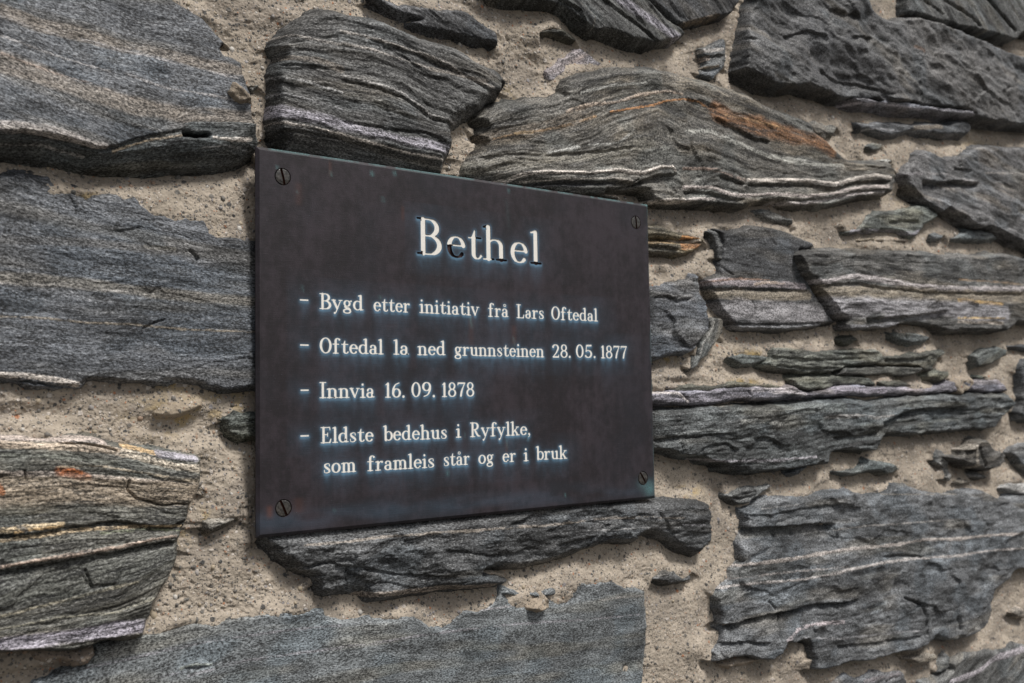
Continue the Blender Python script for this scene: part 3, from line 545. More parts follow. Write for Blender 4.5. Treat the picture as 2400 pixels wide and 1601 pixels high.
# ------------------------------------------------------------------ mortar height
rug = .35 + .65 * sm((fbm(GX / 60, GZ / 45, 15, 2) + .1) / .4)          # trowelled smooth here, ragged there
mort = (2.6 * fbm(GX / 62, GZ / 40, 5, 3) + 1.7 * rug * fbm(GX / 17, GZ / 8, 6, 4) + .50 * rug * fbm(GX / 3.6, GZ / 2.6, 8, 3) + .42 * fbm(GX / 1.2, GZ / 1.2, 9, 2))
pits = fbm(GX / 4.5, GZ / 3.2, 12, 2)
mort -= .7 * sm((pits - .28) / .25) * sm((fbm(GX / 45, GZ / 45, 13, 2) + .1) / .3)


def blob(pt, r_px, h=0.0):
    c = px2wall(T(pt), h)[0]
    e = px2wall(T(pt) + np.array([[0, r_px]]), h)[0]
    return c, abs(c[1] - e[1])


for pt, r, a, ex in [("A 1350,925", 22, -14, 2.2), ("A 1500,1450", 80, 1.5, 1.5), ("A 1700,1450", 50, -2.5, .6), ("D 1220,1235", 26, 3.5, 3), ("D 250,1270", 20, -2.5, 5), ("D 1300,1340", 30, -2, 4), ("D 1650,1330", 60, -2.0, 1),
                     ("B 1300,520", 60, -2.5, 1.2), ("B 1450,150", 40, 2.5, 1.5), ("A 1950,130", 20, 3, 2.5), ("A 1800,350", 60, 1.2, 1), ("J 620,620", 40, 2.5, 1), ("J 260,820", 20, -3, 1), ("I 1620,1385", 18, 4.5, 3),
                     ("I 380,1430", 16, 4, 3.5), ("I 800,1380", 36, 4, 1.2), ("G 350,1390", 22, 5, 3), ("G 580,1380", 20, 5, 1.3), ("G 200,1520", 40, -3, 3), ("I 1650,150", 26, 3, 3), ("I 80,1330", 30, 3.5, 1.5), ("F 1530,690", 24, 3, 3),
                     ("F 1400,1030", 20, 5, 2), ("G 1600,250", 60, 1.5, 1), ("K 420,370", 8, -3, 8), ("K 400,330", 14, 2.5, 6), ("M 300,640", 14, 2, 8), ("M 200,700", 10, 2, 10), ("C 2100,920", 40, -3, 4), ("B 1000,880", 70, -5, .5)]:
    c, r = blob(pt, r)
    q = ((GX - c[0]) / (r * ex)) ** 2 + ((GZ - c[1]) / r) ** 2
    mort += a * np.exp(-q)
mtint = np.zeros(SH + (3,))
mtint[:] = MORT
mv = fbm(GX / 70, GZ / 50, 21, 3)[..., None]
mtint *= (1 + .26 * mv + .16 * fbm(GX / 22, GZ / 14, 22, 3)[..., None]).clip(.55, 1.5)
dirt = sm((fbm(GX / 38, GZ / 26, 24, 3) - .08) / .3)[..., None] * .5
mtint = mtint * (1 - dirt) + np.array([.20, .175, .15]) * dirt
gold_n = fbm(GX / 6, GZ / 4, 23, 3)
for pt, r, ex, k in [("D 1200,1290", 40, 2.5, .6), ("D 1600,1200", 40, 1.5, .4), ("D 1180,1070", 16, 2.5, .6), ("K 500,1390", 16, 3, .7), ("K 350,160", 14, 2, .6), ("F 450,880", 12, 5, .75), ("F 420,1060", 8, 6, .7), ("A 600,1360", 14, 2, .5),
                     ("B 1130,670", 20, 1.5, .6), ("G 1400,440", 20, 1, .5), ("G 1250,560", 24, 1, .3), ("M 600,320", 20, 4, .35), ("C 2000,1000", 24, 4, .2)]:
    c, r = blob(pt, r)
    q = np.exp(-(((GX - c[0]) / (r * ex)) ** 2 + ((GZ - c[1]) / r) ** 2)) * k * sm((gold_n + .25) / .5)
    mtint = mtint * (1 - q[..., None]) + np.array([.36, .25, .07]) * q[..., None]

# ------------------------------------------------------------------ evaluate the stones
TOPH = np.full(SH, -1e3)
results = []
recess = np.zeros(SH)
lap = np.zeros(SH)


def prep(st):
    h = st['h']
    if isinstance(st['poly'], str):
        P = px2wall(T(st['poly']), .35 * h)
    else:
        P = st['poly']
    st['P'] = P
    x0, z0 = P.min(0) - 16
    x1, z1 = P.max(0) + 16
    c = np.where((GX1 >= x0) & (GX1 <= x1))[0]
    if len(c) < 2:
        return False
    j0, j1 = c[0], c[-1] + 1
    sub = GZ[:, j0:j1]
    r = np.where(((sub >= z0) & (sub <= z1)).any(1))[0]
    if len(r) < 2:
        return False
    st['win'] = (slice(r[0], r[-1] + 1), slice(j0, j1))
    return True


STONES = [s for s in STONES if prep(s)]
for si, st in enumerate(STONES):
    win = st['win']
    X, Z = GX[win], GZ[win]
    P = st['P']
    d, nx, nz = poly_dist(X, Z, P)
    wj = .7 + st['jag'] * (1.3 * fbm(X / 15, Z / 10, 100 + si, 2) + .5 * fbm(X / 4, Z / 3, 200 + si, 2))
    dn = d + wj
    st['d'], st['nz'], st['nx'], st['dn'] = d, nz, nx, dn
    # mortar sinks back under an overhanging stone
    if st['rec'] and not st['mort']:
        down = sm((-nz - .1) / .6)
        rr = st['rec'] * down * np.exp(-(np.maximum(-d, 0) / 7.5) ** 2)
        rr = np.where(d > 0, st['rec'] * down * np.exp(-d / 10), rr)
        recess[win] = np.maximum(recess[win], rr)
    if not st['mort'] and st['h'] < 13:
        # mortar lapped over upper and side edges
        upf = sm((nz + .35) / .6) * (2.7 if st['h'] > 3.5 else 1.0) * sm((fbm(X / 28, Z / 20, 500 + si, 2) + .45) / .5)
        lap[win] = np.maximum(lap[win], upf * np.exp(-(d / 8.0) ** 2))
mort = mort - recess + lap
mort = np.minimum(mort, LIMIT)
# broader stepped joint rhythm: keep mortar from swelling in front of small chips

for si, st in enumerate(STONES):
    win = st['win']
    X, Z = GX[win], GZ[win]
    P, h, d, dn, nz, nx = st['P'], st['h'], st['d'], st['dn'], st['nz'], st['nx']
    cx, cz = P.mean(0)
    rg, te = st['rough'], st['terr']
    # bedding coordinates
    if st['bed']:
        cur = [px2wall(T(b), .6 * h) for b in st['bed']]
        cur = [c[np.argsort(c[:, 0])] for c in cur]
        zz = [np.interp(X, c[:, 0], c[:, 1]) for c in cur]
        # straight continuation past the ends
        out = []
        for c, q in zip(cur, zz):
            sl0 = (c[1, 1] - c[0, 1]) / (c[1, 0] - c[0, 0] + 1e-6)
            sl1 = (c[-1, 1] - c[-2, 1]) / (c[-1, 0] - c[-2, 0] + 1e-6)
            q = q + np.where(X < c[0, 0], (X - c[0, 0]) * sl0 * .6, 0) + np.where(X > c[-1, 0], (X - c[-1, 0]) * sl1 * .6, 0)
            out.append(q)
        zz = sorted(out, key=lambda q: -q.mean())
        vk = [q.mean() for q in zz]
        v = Z - zz[0] + vk[0]
        for k in range(len(zz) - 1):
            a, b = zz[k], zz[k + 1]
            gap = np.maximum(a - b, 1.5)
            t = (a - Z) / gap
            v = np.where(Z < a, vk[k] + (vk[k + 1] - vk[k]) * t, v)
        v = np.where(Z < zz[-1], Z - zz[-1] + vk[-1], v)
        u = X
    else:
        a = math.radians(st['ang'] if st['ang'] is not None else 0)
        u = X * math.cos(a) + Z * math.sin(a)
        v = -X * math.sin(a) + Z * math.cos(a)
    sd = 1000 + 37 * si
    v = v + 2.0 * fbm(X / 45, Z / 30, sd, 2) + .5 * fbm(X / 10, Z / 8, sd + 1, 2)
    H = np.full(X.shape, float(h))
    H += st['tx'] * (X - cx) + st['tz'] * (Z - cz)
    if st['mort']:
        H += 1.5 * fbm(X / 5, Z / 5, sd + 2, 3) * rg
    else:
        H += rg * (1.7 * fbm(X / 48, Z / 28, sd + 2, 3) + .8 * fbm_a(u / 18, v / 6, sd + 3, 3))
        fk = np.clip((rg - .55) * 1.1, .10, 1.6)
        H += fk * ((1.55 if rg < 1.2 else 2.0) * facets(u / (46 if rg < 1.2 else 64), v / (17 if rg < 1.2 else 30), sd + 40) * sm((fbm(X / 70, Z / 50, sd + 50, 2) + .45) / .4) + (.50 if st['h'] < 9 or rg < 1.2 else .34) * facets(u / 17, v / 5.5, sd + 60))
        if rg > 1.3:      # broken, hackly faces
            rdg = 1 - np.abs(fbm(X / 26, Z / 17, sd + 4, 4)) * 2
            H += (rg - 1) * 1.5 * (rdg - .5)
        # little ledges along the bedding
        msk = .35 + .65 * sm((fbm_a(u / 55, v / 16, sd + 5, 2) + .15) / .4)
        for lam, am, s2 in ((9.0, .55, 6), (3.3, .2, 7)):
            ph = v / lam + .9 * fbm_a(u / 60, v / 22, sd + s2, 3)
            ft = ph - np.floor(ph)
            saw = np.where(ft < .82, ft / .82, (1 - ft) / .18)     # rises upward then drops: ledge faces down
            am2 = .4 + .6 * np.abs(_h(np.floor(ph), np.floor(ph) * 0 + 3, sd))
            H -= te * am * 1.3 * saw * msk * am2
        H += .15 * (te + rg) * fbm_a(u / 5, v / .9, sd + 8, 3) + .14 * rg * fbm(X / 1.4, Z / 1.1, sd + 9, 2)
    for pt, r, a_ in st['lumps']:
        c, r = blob(pt, r, h)
        q = ((X - c[0]) / (r * 1.3)) ** 2 + ((Z - c[1]) / r) ** 2
        H += a_ * np.exp(-q * (1 + .5 * fbm(X / 12, Z / 9, sd + 10, 2)))
    col = np.zeros(X.shape + (3,))
    col[:] = np.array(st['col']) * (1 if st['mort'] else .79)
    if not st['mort']:
        b1 = fbm_a(u / 90, v / 5.5, sd + 11, 3)
        b2 = fbm_a(u / 30, v / 1.7, sd + 12, 2)
        b3 = fbm(X / 35, Z / 25, sd + 13, 3)
        lay = min(1.0, .35 + .45 * te)
        mo = min(1.1, .15 + .75 * rg)
        b4 = fbm(X / 14, Z / 9, sd + 23, 3)
        col *= (1 + .75 * lay * b1 + .5 * lay * b2 + mo * (.6 * b3 + .45 * b4))[..., None].clip(.30, 2.2)
        cool = sm((fbm(X / 30, Z / 18, sd + 24, 2) - .05) / .4)[..., None]
        col = col * (1 + cool * np.array([-.06, 0, .045]))
        warm = sm((fbm_a(u / 70, v / 9, sd + 14, 2) - .1) / .5)[..., None] * .5
        col = col * (1 + warm * np.array([.28, .1, -.14]))
    for ln, wpx, cc, rel, op in st['bands']:
        tl = T(ln)
        L = px2wall(tl, h)
        L2 = px2wall(tl + np.array([[0, 1.0]]), h)
        wmm = float(np.mean(np.abs(L[:, 1] - L2[:, 1]))) * wpx
        D = line_dist(X, Z, L)
        wloc = wmm * .5 * (1 + .45 * fbm(X / 22, Z / 22, sd + 15, 2)) + .35 * fbm(X / 2.5, Z / 1.2, sd + 16, 2)
        soft = max(.35, wmm * (.12 if wpx < 20 else .35))
        mk = sm((wloc - D) / soft + .5)
        brk = sm((fbm_a(u / 14, v / 1.5, sd + 17, 3) + (.80 if op > .85 else .55)) / .35)
        if wpx >= 20:
            brk = sm((fbm_a(u / 30, v / 4, sd + 17, 3) + .95) / .5)
        q = (mk * op * brk)[..., None]
        tex = (1 + .34 * fbm_a(u / 9, v / .8, sd + 18, 3) + .22 * fbm(X / 1.2, Z / 1.2, sd + 19, 2))[..., None]
        col = col * (1 - q) + np.array(cc) * tex * q
        if rel:
            H += .62 * rel * np.sqrt(np.clip(mk, 0, 1)) * (.55 + .45 * brk) * sm((wloc + soft - D) / (wloc * .9 + .4))
    for ln, D_, Lpx in st['steps']:
        tl = T(ln)
        Ln = px2wall(tl, h)
        L2 = px2wall(tl + np.array([[0, 1.0]]), h)
        lmm = float(np.mean(np.abs(Ln[:, 1] - L2[:, 1]))) * Lpx
        if abs(Ln[-1, 0] - Ln[0, 0]) < 4:
            continue
        o = np.argsort(Ln[:, 0])
        Ln = Ln[o]
        zl = np.interp(X, Ln[:, 0], Ln[:, 1]) + .7 * fbm(X / 5, X * 0 + 2, sd + 20, 3)
        s_ = zl - Z
        fx = sm((X - Ln[0, 0] + 2) / 6) * sm((Ln[-1, 0] + 2 - X) / 6)
        prof = np.where(s_ > 0, sm(s_ / 1.1) * np.exp(-np.maximum(s_ - 1, 0) / max(lmm, 1.5)), 0)
        lip = np.where(s_ <= 0, np.exp(s_ / 2.5) * .25, 0)
        H += fx * (-D_ * prof + abs(D_) * lip * .5)
    for ln, wpx, D_ in st['cracks']:
        tl = T(ln)
        Ln = px2wall(tl, h)
        L2 = px2wall(tl + np.array([[0, 1.0]]), h)
        wmm = float(np.mean(np.abs(Ln[:, 1] - L2[:, 1]))) * wpx * .5
        D = line_dist(X + .6 * fbm(X / 5, Z / 5, sd + 21, 2), Z + .5 * fbm(X / 4, Z / 4, sd + 22, 2), Ln)
        H -= D_ * np.exp(-(D / max(wmm, .45)) ** 2)
    # edge profile
    r = np.where(nz > .3, st['rt'], np.where(nz < -.3, st['rb'], st['rs']))
    t = np.clip(dn / r, 0, 1)
    prof = np.sqrt(np.clip(1 - (1 - t) ** 2, 0, 1))
    lin = sm(t)
    prof = .6 * prof + .4 * lin
    hb = 1.3 if not st['mort'] else h - 4
    hb = hb - np.where((nz < 0) & (not st['mort']), st['rec'] * .6, 0)
    Hs = hb + (H - hb) * prof
    Hs = np.where(dn < 0, hb + dn * 1.8, Hs)
    Hs = np.minimum(Hs, LIMIT[win] + .12 * (Hs - LIMIT[win]) * (PD[win] > 0) * 0)
    st['H'], st['colr'], st['u'], st['v'] = Hs, col, u, v
    TOPH[win] = np.maximum(TOPH[win], Hs)

# ------------------------------------------------------------------ materials
def nodes_of(name):
    mt = bpy.data.materials.new(name)
    mt.use_nodes = True
    nt = mt.node_tree
    nt.nodes.clear()
    out = nt.nodes.new("ShaderNodeOutputMaterial")
    bs = nt.nodes.new("ShaderNodeBsdfPrincipled")
    nt.links.new(bs.outputs[0], out.inputs[0])
    return mt, nt, bs


class G:
    def __init__(s, nt):
        s.nt = nt

    def n(s, typ, **kw):
        x = s.nt.nodes.new(typ)
        for k, v in kw.items():
            setattr(x, k, v)
        return x

    def link(s, a, b):
        s.nt.links.new(a, b)

    def math(s, op, a, b=None, c=None, clamp=False):
        x = s.n("ShaderNodeMath", operation=op, use_clamp=clamp)
        for i, q in enumerate((a, b, c)):
            if q is None:
                continue
            if isinstance(q, (int, float)):
                x.inputs[i].default_value = q
            else:
                s.link(q, x.inputs[i])
        return x.outputs[0]

    def vmul(s, v, k):
        x = s.n("ShaderNodeVectorMath", operation='MULTIPLY')
        s.link(v, x.inputs[0])
        x.inputs[1].default_value = k
        return x.outputs[0]

    def noise(s, v, scale=1.0, detail=2.0, rough=.5, dist=0.0):
        x = s.n("ShaderNodeTexNoise")
        if v is not None:
            s.link(v, x.inputs['Vector'])
        x.inputs['Scale'].default_value = scale
        x.inputs['Detail'].default_value = detail
        x.inputs['Roughness'].default_value = rough
        x.inputs['Distortion'].default_value = dist
        return x.outputs[0]

    def ramp(s, f, lo, hi, a=0.0, b=1.0):
        x = s.n("ShaderNodeMapRange", interpolation_type='SMOOTHSTEP')
        s.link(f, x.inputs[0])
        x.inputs[1].default_value = lo
        x.inputs[2].default_value = hi
        x.inputs[3].default_value = a
        x.inputs[4].default_value = b
        return x.outputs[0]

    def mix(s, f, a, b, blend='MIX'):
        x = s.n("ShaderNodeMix", data_type='RGBA', blend_type=blend)
        for sock, q in ((x.inputs[0], f), (x.inputs[6], a), (x.inputs[7], b)):
            if isinstance(q, (int, float)):
                sock.default_value = q
            elif isinstance(q, tuple):
                sock.default_value = q if len(q) == 4 else q + (1,)
            else:
                s.link(q, sock)
        return x.outputs[2]

    def attr(s, name):
        return s.n("ShaderNodeAttribute", attribute_name=name)


def rock_material():
    mt, nt, bs = nodes_of("schist")
    g = G(nt)
    tint = g.attr("tint").outputs['Color']
    bed = g.attr("bed").outputs['Vector']
    lam = g.attr("layering").outputs['Fac']
    fine = g.noise(g.vmul(bed, (640, 1350, 1000)), 1, 2, .6)            # mineral grains, flattened along the bedding
    streak = g.noise(g.vmul(bed, (60, 950, 260)), 1, 3, .6)
    band = g.noise(g.vmul(bed, (14, 260, 60)), 1, 2, .5)
    geo = g.n("ShaderNodeTexCoord").outputs['Object']
    salt = g.noise(geo, 1500, 1, .5)
    sl = g.math('MULTIPLY', g.math('SUBTRACT', streak, .5), lam)
    bl = g.math('MULTIPLY', g.math('SUBTRACT', band, .5), lam)
    f = g.math('ADD', g.math('MULTIPLY', g.math('SUBTRACT', fine, .5), 1.9), g.math('MULTIPLY', sl, 1.0))
    f = g.math('ADD', f, g.math('MULTIPLY', bl, .6))
    f = g.math('ADD', f, g.math('MULTIPLY', g.math('SUBTRACT', salt, .5), .9))
    mot = g.noise(g.vmul(bed, (70, 190, 110)), 1, 3, .6)
    f = g.math('ADD', f, g.math('MULTIPLY', g.math('SUBTRACT', mot, .5), .75))                                     # about 0 on average
    k = g.math('ADD', 1.0, g.math('MULTIPLY', f, 2.9))
    k = g.math('MAXIMUM', k, .22)
    cb = g.n("ShaderNodeCombineColor")
    for i in range(3):
        g.link(k, cb.inputs[i])
    c = g.mix(1.0, tint, cb.outputs[0], 'MULTIPLY')
    fl = g.ramp(fine, .62, .74)                                         # bright feldspar flecks
    c = g.mix(g.math('MULTIPLY', fl, .38), c, (.40, .40, .41))
    dk = g.math('MULTIPLY', g.ramp(streak, .42, .32), lam)
    c = g.mix(g.math('MULTIPLY', dk, .45), c, (.022, .023, .025))
    g.link(c, bs.inputs['Base Color'])
    g.link(g.ramp(fine, .35, .7, .78, .5), bs.inputs['Roughness'])
    bs.inputs['Specular IOR Level'].default_value = .45
    bp = g.n("ShaderNodeBump")
    bp.inputs['Strength'].default_value = .75
    bp.inputs['Distance'].default_value = .0007
    hsum = g.math('ADD', g.math('MULTIPLY', fine, .5), g.math('MULTIPLY', sl, .8))
    g.link(hsum, bp.inputs['Height'])
    g.link(bp.outputs[0], bs.inputs['Normal'])
    return mt


def mortar_material():
    mt, nt, bs = nodes_of("lime_mortar")
    g = G(nt)
    tint = g.attr("tint").outputs['Color']
    geo = g.n("ShaderNodeTexCoord").outputs['Object']
    c = tint
    wob = g.n("ShaderNodeVectorMath", operation='ADD')
    nz_ = g.n("ShaderNodeTexNoise")
    nz_.inputs['Scale'].default_value = 600
    g.link(geo, nz_.inputs['Vector'])
    sc = g.n("ShaderNodeVectorMath", operation='SCALE')
    g.link(nz_.outputs['Color'], sc.inputs[0])
    sc.inputs['Scale'].default_value = .0011
    g.link(geo, wob.inputs[0])
    g.link(sc.outputs[0], wob.inputs[1])
    W = wob.outputs[0]
    lg = g.noise(geo, 55, 4, .6)
    md = g.noise(geo, 420, 3, .6)
    k = g.math('ADD', g.math('MULTIPLY', lg, .55), g.math('MULTIPLY', md, .55))
    k = g.math('ADD', k, .45)
    cb = g.n("ShaderNodeCombineColor")
    for i in range(3):
        g.link(k, cb.inputs[i])
    c = g.mix(1.0, c, cb.outputs[0], 'MULTIPLY')
    hs = None
    # sand grains of three sizes
    for scale, size, share, seedv in ((900, .46, .40, 0), (430, .40, .30, 3.7), (215, .34, .20, 9.1)):
        v = g.n("ShaderNodeTexVoronoi")
        ad = g.n("ShaderNodeVectorMath", operation='ADD')
        g.link(W, ad.inputs[0])
        ad.inputs[1].default_value = (seedv, seedv * .7, seedv * .3)
        g.link(ad.outputs[0], v.inputs['Vector'])
        v.inputs['Scale'].default_value = scale
        sp = g.n("ShaderNodeSeparateColor")
        g.link(v.outputs['Color'], sp.inputs[0])
        inside = g.ramp(v.outputs['Distance'], size, size * .7)
        pick = g.math('LESS_THAN', sp.outputs[0], share)
        mk = g.math('MULTIPLY', inside, pick)
        rampn = g.n("ShaderNodeValToRGB")
        cr = rampn.color_ramp
        cr.interpolation = 'CONSTANT'
        cr.elements[0].position = 0.0
        cr.elements[0].color = (.05, .055, .06, 1)
        cr.elements[1].position = .34
        cr.elements[1].color = (.14, .135, .125, 1)
        for p_, c_ in ((.55, (.30, .24, .19, 1)), (.70, (.55, .50, .45, 1)), (.88, (.24, .23, .24, 1)), (.95, (.38, .17, .09, 1))):
            e = cr.elements.new(p_)
            e.color = c_
        g.link(sp.outputs[1], rampn.inputs[0])
        c = g.mix(g.math('MULTIPLY', mk, .85), c, rampn.outputs[0])
        hh = g.math('MULTIPLY', mk, 1.0 if scale < 500 else .6)
        hs = hh if hs is None else g.math('ADD', hs, hh)
    g.link(c, bs.inputs['Base Color'])
    bs.inputs['Roughness'].default_value = .92
    bs.inputs['Specular IOR Level'].default_value = .2
    bp = g.n("ShaderNodeBump")
    bp.inputs['Strength'].default_value = .9
    bp.inputs['Distance'].default_value = .0008
    fine = g.noise(geo, 1100, 2, .6)
    g.link(g.math('ADD', g.math('MULTIPLY', hs, .5), g.math('ADD', g.math('MULTIPLY', md, .9), g.math('MULTIPLY', fine, .6))), bp.inputs['Height'])
    g.link(bp.outputs[0], bs.inputs['Normal'])
    return mt


def bronze_material():
    mt, nt, bs = nodes_of("patinated_bronze")
    g = G(nt)
    geo = g.n("ShaderNodeTexCoord").outputs['Object']
    pat = g.attr("patina").outputs['Color']      # r: blue-green bloom, g: teal crust, b: rusty run
    sp = g.n("ShaderNodeSeparateColor")
    g.link(pat, sp.inputs[0])
    cl0 = g.noise(geo, 22, 5, .62)
    cl1 = g.noise(g.vmul(geo, (150, 1, 130)), 1, 4, .7)
    drip = g.noise(g.vmul(geo, (170, 1, 9)), 1, 3, .6)
    cl = g.math('ADD', g.math('MULTIPLY', cl0, .45), g.math('ADD', g.math('MULTIPLY', cl1, .40), g.math('MULTIPLY', drip, .15)))
    c = g.mix(g.ramp(cl, .42, .60), (.0150, .0122, .0146), (.034, .0272, .0330))
    blu = g.noise(geo, 13, 3, .55)
    c = g.mix(g.math('MULTIPLY', g.ramp(blu, .48, .72), .35), c, (.020, .023, .032))
    brush = g.noise(g.vmul(geo, (90, 1, 1900)), 1, 3, .6)
    speck = g.noise(geo, 1300, 2, .55)
    bl = g.math('MULTIPLY', sp.outputs[0], g.ramp(brush, .25, .75, .72, 1.2))
    c = g.mix(g.math('MINIMUM', bl, 1.0), c, (.135, .275, .41))
    tl = g.math('MULTIPLY', sp.outputs[1], g.ramp(speck, .35, .6, .35, 1.0))
    c = g.mix(g.math('MINIMUM', tl, 1.0), c, (.13, .30, .31))
    c = g.mix(g.math('MULTIPLY', sp.outputs[2], .6), c, (.12, .05, .035))
    st_ = g.math('MULTIPLY', g.ramp(speck, .66, .76), .30)
    c = g.mix(st_, c, (.16, .20, .25))
    br = g.math('MULTIPLY', g.ramp(brush, .60, .78), .16)
    c = g.mix(br, c, (.10, .12, .15))
    g.link(c, bs.inputs['Base Color'])
    bs.inputs['Metallic'].default_value = .0
    g.link(g.ramp(cl, .3, .7, .62, .46), bs.inputs['Roughness'])
    bs.inputs['Specular IOR Level'].default_value = .30
    bp = g.n("ShaderNodeBump")
    bp.inputs['Strength'].default_value = .25
    bp.inputs['Distance'].default_value = .0003
    g.link(g.math('ADD', brush, g.math('MULTIPLY', speck, .8)), bp.inputs['Height'])
    g.link(bp.outputs[0], bs.inputs['Normal'])
    return mt


def simple_material(name, col, rough, spec=.4, var=.2, scale=900, col2=None):
    mt, nt, bs = nodes_of(name)
    g = G(nt)
    geo = g.n("ShaderNodeTexCoord").outputs['Object']
    n_ = g.noise(geo, scale, 3, .6)
    c2 = col2 or tuple(x * (1 - var) for x in col)
    g.link(g.mix(g.ramp(n_, .35, .65), col, c2), bs.inputs['Base Color'])
    bs.inputs['Roughness'].default_value = rough
    bs.inputs['Specular IOR Level'].default_value = spec
    bp = g.n("ShaderNodeBump")
    bp.inputs['Strength'].default_value = .3
    bp.inputs['Distance'].default_value = .0002
    g.link(n_, bp.inputs['Height'])
    g.link(bp.outputs[0], bs.inputs['Normal'])
    return mt


M_ROCK = rock_material()
M_MORT = mortar_material()
M_BRONZE = bronze_material()
M_RECESS = simple_material("engraving_bare_metal", (.052, .030, .030), .7, .25, .4)
M_PAINT = simple_material("cream_letter_paint", (.80, .775, .72), .5, .3, .07, 700)
M_SCREW = simple_material("dark_brass_screw", (.058, .053, .048), .32, .6, .7, 420)
M_SLOT = simple_material("rusty_slot", (.075, .03, .02), .8, .2, .5, 800)
M_CORE = simple_material("wall_core", (.16, .15, .135), .95, .2, .4, 12)
M_GROUND = simple_material("ground_gravel", (.15, .14, .125), .95, .2, .5, 25)


# ------------------------------------------------------------------ mesh helpers
def link(name, me, parent=None, mat=None):
    o = bpy.data.objects.new(name, me)
    COL.objects.link(o)
    if parent:
        o.parent = parent
    if mat:
        me.materials.append(mat)
    return o


def empty(name, label, cat, kind=None):
    o = bpy.data.objects.new(name, None)
    COL.objects.link(o)
    o['label'] = label
    o['category'] = cat
    if kind:
        o['kind'] = kind
    return o


def grid_mesh(name, X, Z, H, keep, cols, bedv, lam=1.0):
    """a sheet of quads over the kept grid vertices"""
    kf = keep[:-1, :-1] & keep[1:, :-1] & keep[:-1, 1:] & keep[1:, 1:]
    if not kf.any():
        return None
    used = np.zeros(keep.shape, bool)
    used[:-1, :-1] |= kf
    used[1:, :-1] |= kf
    used[:-1, 1:] |= kf
    used[1:, 1:] |= kf
    idx = np.full(keep.shape, -1, np.int64)
    nv = int(used.sum())
    idx[used] = np.arange(nv)
    co = np.stack([X[used], -H[used], Z[used]], 1) / 1000
    a, b, c, d = idx[:-1, :-1][kf], idx[:-1, 1:][kf], idx[1:, 1:][kf], idx[1:, :-1][kf]
    fc = np.stack([a, b, c, d], 1).astype(np.int32)
    me = bpy.data.meshes.new(name)
    me.vertices.add(nv)
    me.vertices.foreach_set("co", co.astype(np.float32).ravel())
    nf = len(fc)
    me.loops.add(nf * 4)
    me.loops.foreach_set("vertex_index", fc.ravel())
    me.polygons.add(nf)
    me.polygons.foreach_set("loop_start", np.arange(0, nf * 4, 4, dtype=np.int32))
    me.polygons.foreach_set("loop_total", np.full(nf, 4, np.int32))
    me.polygons.foreach_set("use_smooth", np.ones(nf, bool))
    at = me.attributes.new("tint", 'FLOAT_COLOR', 'POINT')
    q = np.ones((nv, 4), np.float32)
    q[:, :3] = cols[used]
    at.data.foreach_set("color", q.ravel())
    if bedv is not None:
        at = me.attributes.new("bed", 'FLOAT_VECTOR', 'POINT')
        at.data.foreach_set("vector", bedv[used].astype(np.float32).ravel())
        at = me.attributes.new("layering", 'FLOAT', 'POINT')
        at.data.foreach_set("value", np.full(nv, lam, np.float32))
    me.update()
    me.validate()
    return me


# ------------------------------------------------------------------ the wall
wall = empty("stone_wall", "rough wall of grey layered schist stones bedded in sandy beige mortar behind the plaque", "wall")
wall['kind'] = 'thing'

mk = TOPH < mort + 2.5
dil = mk.copy()
dil[1:, :] |= mk[:-1, :]
dil[:-1, :] |= mk[1:, :]
dil[:, 1:] |= mk[:, :-1]
dil[:, :-1] |= mk[:, 1:]
d2 = dil.copy()
d2[1:, :] |= dil[:-1, :]
d2[:-1, :] |= dil[1:, :]
d2[:, 1:] |= dil[:, :-1]
d2[:, :-1] |= dil[:, 1:]
dil = d2
me = grid_mesh("mortar", GX, GZ, mort, dil, mtint, None)
link("mortar", me, wall, M_MORT)
ntri = len(me.polygons) * 2
for si, st in enumerate(STONES):
    win = st['win']
    X, Z = GX[win], GZ[win]
    if st['mort']:
        keep = st['dn'] > -2.5
    else:
        keep = (st['H'] > mort[win] - 3.5) & (st['d'] > -9) & (st['H'] > TOPH[win] - 7)
    kd = keep.copy()
    kd[1:, :] |= keep[:-1, :]
    kd[:-1, :] |= keep[1:, :]
    kd[:, 1:] |= keep[:, :-1]
    kd[:, :-1] |= keep[:, 1:]
    keep = kd
    bedv = np.stack([st['u'] + 400 * (si % 7), st['v'] + 300 * (si % 11), st['H'] * 1.0], -1) / 1000
    me = grid_mesh(st['name'], X, Z, st['H'], keep, st['colr'].clip(.004, .8), bedv, min(1.0, .2 + .55 * st['terr']))
    if me is None:
        continue
    o = link(st['name'], me, wall, M_MORT if st['mort'] else M_ROCK)
    if st['label']:
        o['label'] = st['label']
    ntri += len(me.polygons) * 2
print("wall triangles", ntri, "stones", len(STONES))


def box(name, x0, x1, y0, y1, z0, z1, mat, parent=None):
    v = [(x, y, z) for x in (x0, x1) for y in (y0, y1) for z in (z0, z1)]
    f = [(0, 1, 3, 2), (4, 6, 7, 5), (0, 4, 5, 1), (2, 3, 7, 6), (0, 2, 6, 4), (1, 5, 7, 3)]
    me = bpy.data.meshes.new(name)
    me.from_pydata(v, [], f)
    return link(name, me, parent, mat)


box("wall_core", -2.5, 4.0, .022, .5, -1.5, 1.1, M_CORE, wall)
gme = bpy.data.meshes.new("ground")
gme.from_pydata([(-60, -60, -1.5), (60, -60, -1.5), (60, 60, -1.5), (-60, 60, -1.5)], [], [(0, 1, 2, 3)])
go = link("ground", gme, None, M_GROUND)
go['kind'] = 'structure'

